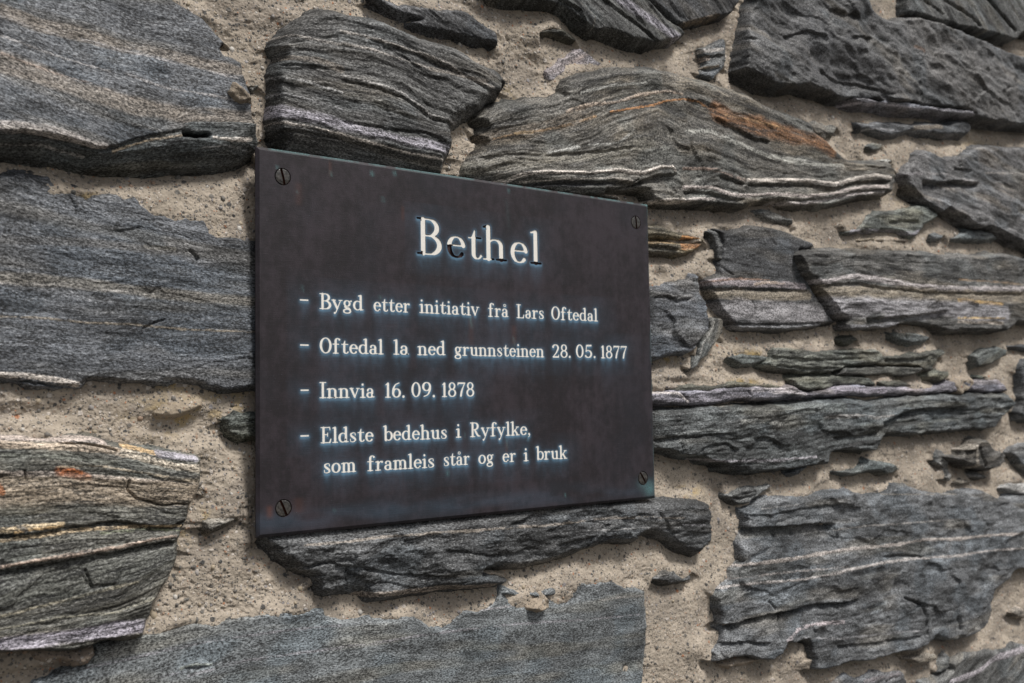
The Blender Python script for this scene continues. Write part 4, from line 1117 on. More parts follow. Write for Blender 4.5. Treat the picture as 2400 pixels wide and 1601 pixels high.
# loose pebbles and grit pressed into the mortar
rs = np.random.RandomState(11)
ok_r, ok_c = np.where((TOPH < mort - .8) & (PD > 2))
sel = rs.choice(len(ok_r), 2400)
ico_v, ico_f = [], []
phi = (1 + 5 ** .5) / 2
bv = np.array([(-1, phi, 0), (1, phi, 0), (-1, -phi, 0), (1, -phi, 0), (0, -1, phi), (0, 1, phi), (0, -1, -phi), (0, 1, -phi), (phi, 0, -1), (phi, 0, 1), (-phi, 0, -1), (-phi, 0, 1)])
bv /= np.linalg.norm(bv[0])
bf = np.array([(0, 11, 5), (0, 5, 1), (0, 1, 7), (0, 7, 10), (0, 10, 11), (1, 5, 9), (5, 11, 4), (11, 10, 2), (10, 7, 6), (7, 1, 8), (3, 9, 4), (3, 4, 2), (3, 2, 6), (3, 6, 8), (3, 8, 9), (4, 9, 5), (2, 4, 11), (6, 2, 10), (8, 6, 7), (9, 8, 1)])
gv, gf, gc = [], [], []
gcols = [(.06, .065, .07), (.09, .09, .09), (.05, .05, .055), (.42, .38, .34), (.5, .48, .45), (.30, .20, .14), (.22, .21, .21), (.34, .28, .2)]
for k, s_ in enumerate(sel):
    i, j = ok_r[s_], ok_c[s_]
    R_ = min(.35 + rs.exponential(.38), 2.1)
    sc = R_ * np.array([rs.uniform(.8, 1.4), rs.uniform(.6, .9), rs.uniform(.7, 1.1)])
    vv = bv * sc * (1 + rs.uniform(-.18, .18, (12, 1)))
    an = rs.uniform(0, 3.14)
    ca, sa = math.cos(an), math.sin(an)
    vv = np.stack([vv[:, 0] * ca - vv[:, 2] * sa, vv[:, 1], vv[:, 0] * sa + vv[:, 2] * ca], 1)
    vv += np.array([GX[i, j], -mort[i, j] + R_ * .25, GZ[i, j]])
    gv.append(vv / 1000)
    gf.append(bf + 12 * k)
    gc.append(np.tile(np.array(gcols[rs.randint(len(gcols))]), (12, 1)))
gv, gf, gc = np.concatenate(gv), np.concatenate(gf), np.concatenate(gc)
me = bpy.data.meshes.new("mortar_grit")
me.from_pydata(gv.tolist(), [], gf.tolist())
at = me.attributes.new("tint", 'FLOAT_COLOR', 'POINT')
at.data.foreach_set("color", np.concatenate([gc, np.ones((len(gc), 1))], 1).astype(np.float32).ravel())
me.polygons.foreach_set("use_smooth", np.ones(len(me.polygons), bool))


def grit_material():
    mt, nt, bs = nodes_of("grit")
    g = G(nt)
    tint = g.attr("tint").outputs['Color']
    geo = g.n("ShaderNodeTexCoord").outputs['Object']
    n_ = g.noise(geo, 1800, 2, .6)
    g.link(g.mix(g.math('MULTIPLY', n_, .5), tint, (.3, .26, .2)), bs.inputs['Base Color'])
    bs.inputs['Roughness'].default_value = .7
    return mt


go = link("mortar_grit", me, wall, grit_material())
go['kind'] = 'stuff'
# ------------------------------------------------------------------ lettering: strokes of an engraved roman face
S_, T_ = .064, .031


def seg(x0, y0, x1, y1, r0, r1=None):
    return [(x0, y0, x1, y1, r0, r0 if r1 is None else r1)]


def path(pts):
    """smooth curve through (x, y, r) points"""
    p = np.array(pts, float)
    p = np.vstack([2 * p[0] - p[1], p, 2 * p[-1] - p[-2]])
    o = []
    for i in range(1, len(p) - 2):
        for k in range(5):
            t = k / 5
            o.append(.5 * ((2 * p[i]) + (-p[i - 1] + p[i + 1]) * t + (2 * p[i - 1] - 5 * p[i] + 4 * p[i + 1] - p[i + 2]) * t * t + (-p[i - 1] + 3 * p[i] - 3 * p[i + 1] + p[i + 2]) * t ** 3))
    o.append(p[-2])
    return [(a[0], a[1], b[0], b[1], a[2], b[2]) for a, b in zip(o[:-1], o[1:])]


def arc(cx, cy, rx, ry, a0, a1, thick=S_, thin=T_, n=22, bias=0):
    o = []
    for k in range(n + 1):
        a = math.radians(a0 + (a1 - a0) * k / n)
        w = abs(math.cos(a)) ** 1.6
        if bias and math.cos(a) * bias < 0:
            w *= .35
        o.append((cx + rx * math.cos(a), cy + ry * math.sin(a), thin + (thick - thin) * w))
    return [(a[0], a[1], b[0], b[1], a[2], b[2]) for a, b in zip(o[:-1], o[1:])]


def stem(x, y0, y1, r=S_):
    return seg(x, y0, x, y1, r)


def ser(x, y, w=.13):
    return seg(x - w, y, x + w, y, T_)


def flag(x, y, w=.12):
    return seg(x - w, y - .035, x, y, T_, .04)


def dot(x, y, r):
    return seg(x, y, x + .001, y, r)


def ell(cx, cy, rx, ry, thick=S_, thin=T_):
    return arc(cx, cy, rx, ry, 0, 360, thick, thin, 32)


A_ = (stem(.34, .12, .44) + arc(.215, .44, .125, .14, 0, 165, .05) + dot(.10, .455, .052) + arc(.215, .175, .145, .15, 50, 325, .06) + path([(.34, .14, .05), (.37, .045, .035), (.46, .06, .026)]))
SIX = ell(.245, .30, .175, .27) + path([(.07, .32, .06), (.085, .55, .055), (.19, .83, .036), (.38, .95, .03)])
GL = {
    'I': (stem(.17, .05, .94) + ser(.17, .03, .15) + ser(.17, .97, .15), .34),
    'l': (stem(.14, .05, .93) + ser(.14, .03) + flag(.14, .955), .27),
    'i': (stem(.14, .05, .55) + ser(.14, .03) + flag(.14, .585) + dot(.13, .84, .062), .27),
    'h': (stem(.13, .05, .93) + ser(.13, .03, .12) + flag(.13, .955) + arc(.285, .42, .155, .17, 180, 0, S_, T_, bias=1) + stem(.44, .05, .42) + ser(.44, .03, .12), .57),
    'n': (stem(.13, .05, .55) + ser(.13, .03, .12) + flag(.13, .585) + arc(.285, .42, .155, .17, 180, 0, S_, T_, bias=1) + stem(.44, .05, .42) + ser(.44, .03, .12), .57),
    'm': (stem(.13, .05, .55) + ser(.13, .03, .11) + flag(.13, .585) + arc(.265, .42, .135, .17, 180, 0, S_, T_, bias=1) + stem(.40, .05, .42) + ser(.40, .03, .10)
          + arc(.535, .42, .135, .17, 180, 0, S_, T_, bias=1) + stem(.67, .05, .42) + ser(.67, .03, .11), .80),
    'u': (stem(.14, .19, .55) + flag(.14, .585) + arc(.285, .20, .145, .165, 180, 360, S_, T_, bias=-1) + stem(.43, .06, .55) + flag(.43, .585) + seg(.43, .035, .54, .035, T_), .55),
    'r': (stem(.14, .05, .55) + ser(.14, .03) + flag(.14, .585) + path([(.17, .40, T_), (.23, .53, .033), (.32, .585, .036)]) + dot(.365, .545, .058), .43),
    't': (stem(.17, .17, .60) + seg(.17, .60, .205, .80, .058, .028) + seg(.04, .595, .36, .595, T_) + arc(.275, .165, .105, .135, 180, 335, S_, T_, bias=-1), .39),
    'f': (stem(.17, .05, .76) + ser(.17, .03, .13) + seg(.03, .595, .33, .595, T_) + arc(.28, .78, .11, .175, 180, 60, S_, T_, bias=-1) + dot(.365, .885, .055), .41),
    'e': (arc(.245, .31, .175, .28, 12, 318, S_, T_) + seg(.09, .355, .405, .355, T_), .46),
    'o': (ell(.25, .31, .19, .28), .5),
    'a': (A_, .47),
    'å': (A_ + arc(.225, .83, .075, .075, 0, 360, .026, .026), .47),
    'd': (stem(.41, .07, .93) + flag(.41, .955) + seg(.41, .035, .53, .05, T_) + arc(.245, .31, .185, .28, 35, 325, S_, T_, bias=-1), .54),
    'b': (stem(.13, .06, .93) + flag(.13, .955) + seg(.13, .04, .16, .0, T_) + arc(.30, .31, .18, .28, 145, -145, S_, T_, bias=1), .5),
    'g': (ell(.21, .415, .135, .175, .055) + seg(.31, .53, .42, .59, T_) + dot(.425, .575, .042) + path([(.11, .27, .03), (.09, .19, .035), (.17, .135, .05), (.31, .10, .055)]) + ell(.21, -.075, .175, .125, .045, .034) + seg(.31, .1, .37, .02, .05, .045), .47),
    'y': (seg(.07, .58, .25, .10, S_) + seg(.43, .58, .19, -.17, T_) + dot(.13, -.215, .056) + seg(.19, -.17, .13, -.22, T_) + ser(.08, .595, .09) + ser(.43, .595, .08), .51),
    'v': (seg(.07, .58, .25, .06, S_, .055) + seg(.43, .58, .26, .05, T_) + ser(.08, .595, .09) + ser(.43, .595, .08), .51),
    'k': (stem(.13, .05, .93) + ser(.13, .03, .12) + flag(.13, .955) + seg(.18, .24, .42, .56, T_) + ser(.43, .595, .08) + seg(.27, .36, .43, .07, .055) + ser(.45, .03, .1), .56),
    's': (path([(.33, .44, .03), (.325, .56, .026), (.22, .59, .03), (.10, .52, .045), (.115, .41, .055), (.22, .31, .062), (.325, .2, .055), (.325, .09, .043), (.21, .028, .03), (.08, .06, .026), (.065, .19, .03)]), .40),
    'B': (stem(.16, .05, .95) + seg(.03, .03, .32, .03, T_) + seg(.03, .965, .30, .965, T_) + seg(.16, .525, .32, .525, T_) + arc(.28, .745, .20, .22, 90, -90, .066) + arc(.30, .275, .235, .245, 90, -90, .07), .60),
    'O': (ell(.31, .5, .25, .465, .066), .62),
    'L': (stem(.16, .05, .95) + ser(.16, .965, .14) + seg(.03, .03, .50, .03, T_) + seg(.49, .03, .535, .24, .04, T_), .58),
    'E': (stem(.16, .05, .95) + seg(.03, .965, .49, .965, T_) + seg(.485, .965, .505, .80, .036, .026) + seg(.16, .52, .37, .52, T_) + seg(.375, .42, .375, .62, .028) + seg(.03, .03, .50, .03, T_) + seg(.49, .03, .55, .24, .042, T_), .59),
    'R': (stem(.16, .05, .95) + ser(.16, .03, .13) + seg(.03, .965, .30, .965, T_) + seg(.16, .50, .30, .50, T_) + arc(.28, .735, .20, .23, 90, -90, .066) + path([(.29, .49, .05), (.38, .30, .062), (.48, .10, .055), (.62, .05, .026)]), .65),
    '1': (stem(.18, .05, .90) + seg(.18, .93, .07, .83, .035, .026) + ser(.18, .03, .12), .33),
    '8': (ell(.24, .735, .145, .215, .052) + ell(.24, .265, .18, .24, .056), .48),
    '7': (seg(.07, .92, .44, .92, .045) + seg(.065, .93, .05, .80, T_) + path([(.44, .92, .03), (.34, .62, .038), (.26, .35, .055), (.215, .06, .06)]), .48),
    '2': (arc(.225, .73, .165, .215, 165, -25, .06) + dot(.085, .76, .045) + path([(.375, .63, .055), (.27, .37, .04), (.08, .08, .03)]) + seg(.07, .055, .40, .055, .045) + seg(.40, .06, .425, .19, .035, T_), .48),
    '5': (seg(.13, .92, .40, .935, .045) + seg(.12, .92, .10, .55, T_) + arc(.215, .295, .19, .265, 128, -145, .062, T_) + dot(.075, .14, .045), .48),
    '6': (SIX, .48),
    '9': ([(.49 - a, 1 - b, .49 - c, 1 - d, e, f) for a, b, c, d, e, f in SIX], .48),
    '0': (ell(.245, .5, .18, .465, .06), .49),
    '.': (dot(.08, .06, .068), .16),
    ',': (dot(.09, .075, .062) + path([(.13, .05, .04), (.11, -.06, .03), (.04, -.14, .02)]), .17),
}


def sdf(strokes, X, Y, sx, sy):
    """signed distance in mm (inside negative) to the strokes scaled by sx, sy"""
    best = np.full(X.shape, 1e9)
    sm_ = (sx * .35 + sy * .65)
    for a, b, c, d, r0, r1 in strokes:
        ax, ay, bx, by = a * sx, b * sy, c * sx, d * sy
        ex, ey = bx - ax, by - ay
        t = np.clip(((X - ax) * ex + (Y - ay) * ey) / (ex * ex + ey * ey + 1e-12), 0, 1)
        q = np.hypot(X - ax - t * ex, Y - ay - t * ey) - (r0 + (r1 - r0) * t) * sm_
        best = np.minimum(best, q)
    return best


def contours(F, xs, ys):
    """closed outlines of F = 0 by marching squares"""
    ny, nx_ = F.shape
    F = np.where(np.abs(F) < 1e-5, 1e-5, F)
    ins = F < 0
    nxt = {}

    def pt(e):
        k, i, j = e
        if k == 0:
            t = F[i, j] / (F[i, j] - F[i, j + 1])
            return (xs[j] + (xs[j + 1] - xs[j]) * t, ys[i])
        t = F[i, j] / (F[i, j] - F[i + 1, j])
        return (xs[j], ys[i] + (ys[i + 1] - ys[i]) * t)

    code = ins[:-1, :-1] * 1 + ins[:-1, 1:] * 2 + ins[1:, 1:] * 4 + ins[1:, :-1] * 8
    for i, j in zip(*np.where((code > 0) & (code < 15))):
        c = int(code[i, j])
        B, R_, T2, L_ = (0, i, j), (1, i, j + 1), (0, i + 1, j), (1, i, j)
        tab = {1: [(L_, B)], 2: [(B, R_)], 3: [(L_, R_)], 4: [(R_, T2)], 6: [(B, T2)], 7: [(L_, T2)], 8: [(T2, L_)], 9: [(T2, B)], 11: [(T2, R_)],
               12: [(R_, L_)], 13: [(R_, B)], 14: [(B, L_)], 5: [(L_, B), (R_, T2)], 10: [(B, R_), (T2, L_)]}[c]
        for a, b in tab:
            nxt[a] = b
    out = []
    while nxt:
        s0 = next(iter(nxt))
        loop = [s0]
        e = nxt.pop(s0)
        while e != s0 and e in nxt:
            loop.append(e)
            e = nxt.pop(e)
        P = np.array([pt(q) for q in loop])
        if len(P) > 5:
            # thin out points on straight runs
            keep = [0]
            for k in range(1, len(P) - 1):
                a, b, c = P[keep[-1]], P[k], P[k + 1]
                if np.linalg.norm(b - a) < 1e-4:
                    continue
                cr = abs((b[0] - a[0]) * (c[1] - a[1]) - (b[1] - a[1]) * (c[0] - a[0])) / (np.linalg.norm(c - a) + 1e-9)
                if cr > .008 or np.linalg.norm(b - a) > .6:
                    keep.append(k)
            P = P[keep]
            if len(P) > 4:
                out.append(P)
    return out


def fill(loops):
    """triangulate the area inside loops (odd-even)"""
    vs, es = [], []
    for P in loops:
        b = len(vs)
        vs += [Vector((float(x), float(y))) for x, y in P]
        es += [(b + k, b + (k + 1) % len(P)) for k in range(len(P))]
    r = delaunay_2d_cdt(vs, es, [], 1, 1e-6)
    V = np.array([(v.x, v.y) for v in r[0]])
    Fc = [f for f in r[2]]
    C = np.array([V[list(f)].mean(0) for f in Fc])
    odd = np.zeros(len(C), int)
    for P in loops:
        x, y = P[:, 0], P[:, 1]
        x2, y2 = np.roll(x, -1), np.roll(y, -1)
        cr = ((y[None] > C[:, 1:2]) != (y2[None] > C[:, 1:2])) & (C[:, 0:1] < (x2 - x)[None] * (C[:, 1:2] - y[None]) / ((y2 - y)[None] + 1e-12) + x[None])
        odd += cr.sum(1)
    return V, [f for f, o_ in zip(Fc, odd) if o_ % 2 == 1]


# words with their left and right ends and baselines, as read off the photograph
TEXT = [
    # text, x0, x1, y of the baseline at x0, at x1
    ("Bygd", 748.8, 851.5, 724.0, 727.6), ("etter", 875.6, 961.0, 729.3, 732.6), ("initiativ", 983.7, 1122.9, 733.3, 740.2), ("frå", 1144.0, 1191.7, 742.2, 743.2),
    ("Lars", 1210.8, 1275.3, 745.2, 747.8), ("Oftedal", 1292.6, 1400.9, 749.2, 753.2),
    ("Oftedal", 749.7, 898.3, 828.0, 830.6), ("la", 923.0, 958.2, 831.0, 831.6), ("ned", 979.2, 1043.9, 832.2, 832.6), ("grunnsteinen", 1065.9, 1275.3, 833.4, 837.4),
    ("28.", 1294.4, 1338.4, 838.0, 838.2), ("05.", 1349.8, 1396.8, 838.2, 838.8), ("1877", 1407.8, 1469.8, 839.4, 840.4),
    ("Innvia", 749.3, 878.0, 933.2, 932.0), ("16.", 901.5, 949.3, 932.0, 931.5), ("09.", 964.0, 1020.5, 931.0, 930.4), ("1878", 1034.6, 1112.2, 930.4, 928.9),
    ("Eldste", 751.5, 875.2, 1039.0, 1034.8), ("bedehus", 898.8, 1048.2, 1033.4, 1028.2), ("i", 1069.1, 1080.4, 1025.8, 1025.2), ("Ryfylke,", 1102.0, 1243.0, 1024.6, 1019.2),
    ("som", 757.7, 834.6, 1109.8, 1106.0), ("framleis", 860.8, 1018.3, 1104.4, 1095.6), ("står", 1039.5, 1100.8, 1092.8, 1089.0), ("og", 1121.6, 1157.2, 1087.6, 1085.6),
    ("er", 1178.0, 1209.2, 1083.6, 1082.2), ("i", 1228.0, 1238.2, 1081.0, 1080.4), ("bruk", 1257.0, 1329.2, 1078.2, 1075.2),
]
TITLE = [("B", 976.0, 1037.2, 595.0, 596.5), ("e", 1046.6, 1091.0, 603.0, 604.5), ("t", 1096.0, 1129.8, 606.0, 607.4), ("h", 1133.2, 1187.4, 608.4, 611.4), ("e", 1195.9, 1237.2, 614.8, 616.2), ("l", 1243.8, 1267.8, 618.4, 620.0)]
DASH = [(703.2, 722.6, 702.6, 703.4), (703.8, 723.3, 808.4, 809.0), (705.0, 723.5, 914.6, 914.8), (704.7, 723.9, 1021.8, 1021.8)]
CAP, TCAP = 8.95, 22.6


def face(pts):
    return px2wall(pts, FACE)


letters = []      # (strokes, ox, oy, sx, sy, deep, removed)


def bold(v):
    return v * (1.06 if v < .04 else 1.17)


def title_w(v):
    return v * (.80 if v < .04 else 1.05)


for w, x0, x1, y0, y1 in TEXT:
    a, b = face([(x0, y0), (x1, y1)])
    n = len(w)
    tot = 0.0
    gap = .045
    pos = []
    for ch in w:
        pos.append(tot)
        tot += GL[ch][1] + gap
    tot -= gap
    sx = (b[0] - a[0]) / tot
    for ch, p in zip(w, pos):
        t = p / tot
        letters.append((ch, [(q[0], q[1], q[2], q[3], bold(q[4]), bold(q[5])) for q in GL[ch][0]], a[0] + p * sx, a[1] + (b[1] - a[1]) * t, sx, CAP, 0, None))
REM = {0: [(-.05, 1.05, .13, .90), (-.05, .10, .16, -.1)], 1: [(-.05, .36, .17, -.1), (-.05, .22, .6, -.1)], 2: [(.24, .68, .45, .5), (-.02, .34, .11, -.05)],
       3: [(-.06, 1.05, .085, .86), (.2, .075, .31, -.1), (.27, .14, .4, -.1), (.30, .085, .62, -.1)], 4: [], 5: [(-.06, .085, .40, -.1)]}
for k, (ch, x0, x1, y0, y1) in enumerate(TITLE):
    a, b = face([(x0, y0), (x1, y1)])
    sx = (b[0] - a[0]) / GL[ch][1]
    letters.append((ch, [(q[0], q[1], q[2], q[3], title_w(q[4]), title_w(q[5])) for q in GL[ch][0]], a[0], a[1], sx, TCAP, 1, REM[k]))
for x0, x1, y0, y1 in DASH:
    a, b = face([(x0, y0), (x1, y1)])
    letters.append(('-', [(.06, 0, .94, 0, .052, .052)], a[0], a[1], b[0] - a[0], CAP, 0, None))

plate_loops, paint = [], []
cache = {}
for ch, stk, ox, oy, sx, sy, deep, rem in letters:
    wd = max(max(q[0], q[2]) for q in stk) * sx + 3.2
    st_ = .16 if deep else .10
    if ch == '-':
        stk = [(q[0], q[1], q[2], q[3], q[4] * sy / (sx * .35 + sy * .65), q[5] * sy / (sx * .35 + sy * .65)) for q in stk]
    xs = np.arange(-3.2, wd, st_)
    ys = np.arange(-.36 * sy - 1.5, 1.08 * sy + 1.6, st_)
    XX, YY = np.meshgrid(xs, ys)
    F = sdf(stk, XX, YY, sx, sy)
    for P in contours(F, xs, ys):
        plate_loops.append((P + np.array([ox, oy]), deep))
    if deep:
        Fp = sdf(stk, XX - .16, YY + .04, sx, sy) + .05
        for (rx0, ry0, rx1, ry1) in rem:
            cx_, cy_ = (rx0 + rx1) / 2 * sx, (ry0 + ry1) / 2 * sy
            hx, hy = abs(rx1 - rx0) / 2 * sx, abs(ry1 - ry0) / 2 * sy
            bxd = np.maximum(np.abs(XX - cx_) - hx, np.abs(YY - cy_) - hy) + .35 * fbm(XX / 1.6, YY / 1.6, 77, 2)
            Fp = np.maximum(Fp, -bxd)
    else:
        Fp = F + .01
        kk = len(paint)
        if kk % 9 == 4:       # a flake of paint gone at a foot serif
            Fp = np.maximum(Fp, -(np.hypot(XX - .38 * sx, (YY - .04 * sy) * 1.6) - .62))
        if kk % 13 == 6:
            Fp = np.maximum(Fp, -(np.hypot((XX - .40 * sx) * 1.4, (YY - .18 * sy)) - .6))
    Lp = contours(Fp, xs, ys)
    if Lp:
        paint.append(([P + np.array([ox, oy]) for P in Lp], deep))

# ------------------------------------------------------------------ the plaque
plaque = empty("memorial_plaque", "dark patinated bronze plaque with cream engraved lettering screwed to the stone wall", "plaque")
plaque.location = (0, -FACE / 1000, 0)
THK, CH = 2.1, 1.8
SCREWS = [((662.7, 413.9), -76), ((1490.4, 521.0), 94), ((664.6, 1190.9), -66), ((1507.0, 1120.8), -58)]
scr = [face([p])[0] for p, a in SCREWS]
SR, HR = 4.4, 4.8
for c in scr:
    an = np.linspace(0, 2 * math.pi, 41)[:-1]
    plate_loops.append((np.stack([c[0] + HR * np.cos(an), c[1] + HR * np.sin(an)], 1), 2))

# patina field on a raster over the plate
RS = .5
rx = np.arange(0, PLW + RS, RS)
rz = np.arange(0, PLH + RS, RS)            # downward
RX, RZ = np.meshgrid(rx, -rz)
field = np.full(RX.shape, 50.0)
for ch, stk, ox, oy, sx, sy, deep, rem in letters:
    x0, x1 = ox - 8, ox + sx * .9 + 10
    y0, y1 = oy - 12, oy + sy + 8
    j0, j1 = np.searchsorted(rx, [x0, x1])
    i0, i1 = np.searchsorted(rz, [-y1, -y0])
    sub = (slice(i0, i1), slice(j0, j1))
    field[sub] = np.minimum(field[sub], sdf(stk, RX[sub] - ox, RZ[sub] - oy, sx, sy))
near = np.exp(-np.maximum(field, 0) / .55)
glow = np.exp(-np.maximum(field, 0) / 2.6)
col_n = fbm(RX / 2.2, RZ / 60, 301, 3)
run = np.zeros(RX.shape)
acc = np.zeros(RX.shape[1])
for i in range(RX.shape[0]):
    acc = np.maximum(near[i] * (.85 + .3 * col_n[i]), acc * (.948 + .018 * col_n[i]))
    acc = np.convolve(np.pad(acc, 2, mode='edge'), [.04, .1, .72, .1, .04], 'valid')
    run[i] = acc
below = np.clip(run - near * .3, 0, 1)
nb = np.maximum(np.roll(near, 1, 0), .45 * near)
nb = np.maximum(nb, .8 * np.roll(near, 2, 0))
bloom = .52 * nb + .03 * glow + .22 * below ** 1.7 * (1 + .8 * fbm(RX / 1.6, RZ / 5, 309, 3)).clip(.2, 2)
bloom *= .85 + .35 * fbm(RX / 9, RZ / 9, 302, 3)
wide = np.exp(-np.maximum(field, 0) / 9.0)
bloom += .04 * wide * (1 + fbm(RX / 16, RZ / 16, 304, 2))
# bluish bloom along the lower edge and the sides
bloom += .09 * np.exp(-((RZ + PLH - 8) / 5.5) ** 2) * sm((fbm(RX / 30, RZ / 8, 303, 2) + .5))
e_top = -RZ
e_right = PLW - RX
teal = .45 * np.exp(-e_top / .6) * sm((fbm(RX / 7, RZ / 3, 305, 3) + .25) / .4) + .5 * np.exp(-e_right / .9) * sm((fbm(RX / 3, RZ / 12, 306, 2) + .2) / .4)
teal += .5 * np.exp(-(((RX - 291) / 5) ** 2 + ((RZ + 203) / 5) ** 2)) + .25 * np.exp(-(((RX - 284) / 5) ** 2 + ((RZ + 199) / 4) ** 2))
for px_, py_, ln, wd_, k_ in [(775, 407, 2, .6, .8), (872, 407, 2.2, 1.1, .9), (925, 407, 2.2, 1.1, .8), (1192, 447, 2, .9, .8), (1104, 755, 6, .55, 1.0), (1205, 800, 5, .45, .9), (709, 676, 3, .6, .5), (898, 468, 2.5, 1.3, .4), (891, 697, 1.5, 1.0, .5),
                              (1237, 1022, 6, .5, .7), (1188, 1040, 4, .4, .7), (1049, 1109, 2.5, 1.0, .6), (1325, 1160, 1.6, .6, .7), (650, 392, .8, .8, .7), (697, 450, 1.0, .7, .5), (1190, 500, 18, 1.4, .10), (784, 1196, .9, .8, .6), (1090, 1020, 3, .4, .4)]:
    c = face([(px_, py_)])[0]
    q = np.exp(-np.maximum(np.abs(RZ - c[1]) - ln * .5, 0) ** 2 / .3) * np.exp(-((RX - c[0] + .1 * (RZ - c[1])) / wd_) ** 2)
    teal = np.maximum(teal, .6 * k_ * q * (.7 + .5 * fbm(RX / .8, RZ / .8, 307, 2)))
rusty = np.zeros(RX.shape)
for px_, py_, ln, wd_, k_ in [(632, 1200, 2, 1.6, .9), (700, 1185, 3, 3, .35), (1104, 775, 8, 2, .3), (1205, 785, 5, 1.8, .4), (774, 395, 3, .7, .6), (1187, 1055, 4, .8, .5), (1300, 735, 3, 1.5, .5), (944, 500, 3, .9, .5), (700, 455, 5, 2.0, .3)]:
    c = face([(px_, py_)])[0]
    q = np.exp(-np.maximum(np.abs(RZ - c[1]) - ln, 0) ** 2 / 1.5) * np.exp(-((RX - c[0]) / wd_) ** 2)
    rusty = np.maximum(rusty, k_ * q)


def sample(Fd, x, z):
    j = np.clip(x / RS, 0, Fd.shape[1] - 1.001)
    i = np.clip(-z / RS, 0, Fd.shape[0] - 1.001)
    j0, i0 = j.astype(int), i.astype(int)
    fj, fi = j - j0, i - i0
    return (Fd[i0, j0] * (1 - fj) + Fd[i0, j0 + 1] * fj) * (1 - fi) + (Fd[i0 + 1, j0] * (1 - fj) + Fd[i0 + 1, j0 + 1] * fj) * fi


# face sheet with holes where the letters are cut
gx = np.arange(CH + 1.1, PLW - CH - .5, 1.1)
gz = np.arange(CH + 1.1, PLH - CH - .5, 1.1)
PX, PZ = np.meshgrid(gx, -gz)
PX, PZ = PX.ravel() + .0131, PZ.ravel() + .0077
fd = sample(field, PX, PZ)
hole_d = np.min([np.abs(np.hypot(PX - c[0], PZ - c[1]) - HR) for c in scr], 0)
keep = (fd > .45) & (hole_d > .5)
for c in scr:
    keep &= np.hypot(PX - c[0], PZ - c[1]) > HR
# extra points hugging the letters so that the bloom is resolved
fx_ = np.arange(CH + .6, PLW - CH - .5, .55)
FX, FZ = np.meshgrid(fx_, -np.arange(CH + .6, PLH - CH - .5, .55))
FX, FZ = FX.ravel() + .003, FZ.ravel() - .005
f2 = sample(field, FX, FZ)
k2 = (f2 > .35) & (f2 < 1.9)
PX, PZ = PX[keep & ((fd >= 1.9))], PZ[keep & ((fd >= 1.9))]
PX, PZ = np.concatenate([PX, FX[k2]]), np.concatenate([PZ, FZ[k2]])
rect = [(CH, -CH)]
nn = 120
rect = ([(CH + (PLW - 2 * CH) * t, -CH) for t in np.linspace(0, 1, 181)[:-1]] + [(PLW - CH, -CH - (PLH - 2 * CH) * t) for t in np.linspace(0, 1, 121)[:-1]]
        + [(PLW - CH - (PLW - 2 * CH) * t, -PLH + CH) for t in np.linspace(0, 1, 181)[:-1]] + [(CH, -PLH + CH + (PLH - 2 * CH) * t) for t in np.linspace(0, 1, 121)[:-1]])
loops = [np.array(rect)] + [P for P, dp in plate_loops]
vs, es = [], []
for P in loops:
    b = len(vs)
    vs += [Vector((float(x), float(y))) for x, y in P]
    es += [(b + k, b + (k + 1) % len(P)) for k in range(len(P))]
nloopv = len(vs)
vs += [Vector((float(x), float(y))) for x, y in zip(PX, PZ)]
res = delaunay_2d_cdt(vs, es, [], 1, 1e-6)
V = np.array([(v.x, v.y) for v in res[0]])
Ft = np.array([f for f in res[2] if len(f) == 3])
C = V[Ft].mean(1)
inside_cut = np.zeros(len(C), int)
for P, dp in plate_loops:
    lo, hi = P.min(0), P.max(0)
    s_ = np.where((C[:, 0] > lo[0]) & (C[:, 0] < hi[0]) & (C[:, 1] > lo[1]) & (C[:, 1] < hi[1]))[0]
    if len(s_) == 0:
        continue
    x, y = P[:, 0], P[:, 1]
    x2, y2 = np.roll(x, -1), np.roll(y, -1)
    Cs = C[s_]
    cr = ((y[None] > Cs[:, 1:2]) != (y2[None] > Cs[:, 1:2])) & (Cs[:, 0:1] < (x2 - x)[None] * (Cs[:, 1:2] - y[None]) / ((y2 - y)[None] + 1e-12) + x[None])
    inside_cut[s_] += cr.sum(1)
Fo = Ft[inside_cut % 2 == 0]
verts = [(x / 1000, 0.0, z_ / 1000) for x, z_ in V]
faces = []
mats = []
for f in Fo:
    a, b, c = V[f]
    # normal towards -Y
    if (b[0] - a[0]) * (c[1] - a[1]) - (b[1] - a[1]) * (c[0] - a[0]) > 0:
        faces.append(tuple(int(q) for q in f))
    else:
        faces.append(tuple(int(q) for q in f[::-1]))
    mats.append(0)
# chamfer, sides and back
n = len(rect)
b0 = len(verts)
for x, z_ in rect:
    u = 0 if abs(x - CH) < 1e-6 else (PLW if abs(x - (PLW - CH)) < 1e-6 else x)
    w = 0 if abs(z_ + CH) < 1e-6 else (-PLH if abs(z_ + PLH - CH) < 1e-6 else z_)
    verts.append((u / 1000, .0014, w / 1000))
for x, z_ in rect:
    verts.append((verts[b0 + len(verts) - b0 - n][0], THK / 1000, verts[b0 + len(verts) - b0 - n][2]))
r0 = len(verts)
for x, z_ in rect:
    verts.append((x / 1000, 0.0, z_ / 1000))
for k in range(n):
    k2_ = (k + 1) % n
    faces.append((r0 + k, b0 + k, b0 + k2_, r0 + k2_))
    mats.append(0)
    faces.append((b0 + k, b0 + n + k, b0 + n + k2_, b0 + k2_))
    mats.append(0)
faces.append(tuple(range(b0 + n, b0 + 2 * n)))
mats.append(0)
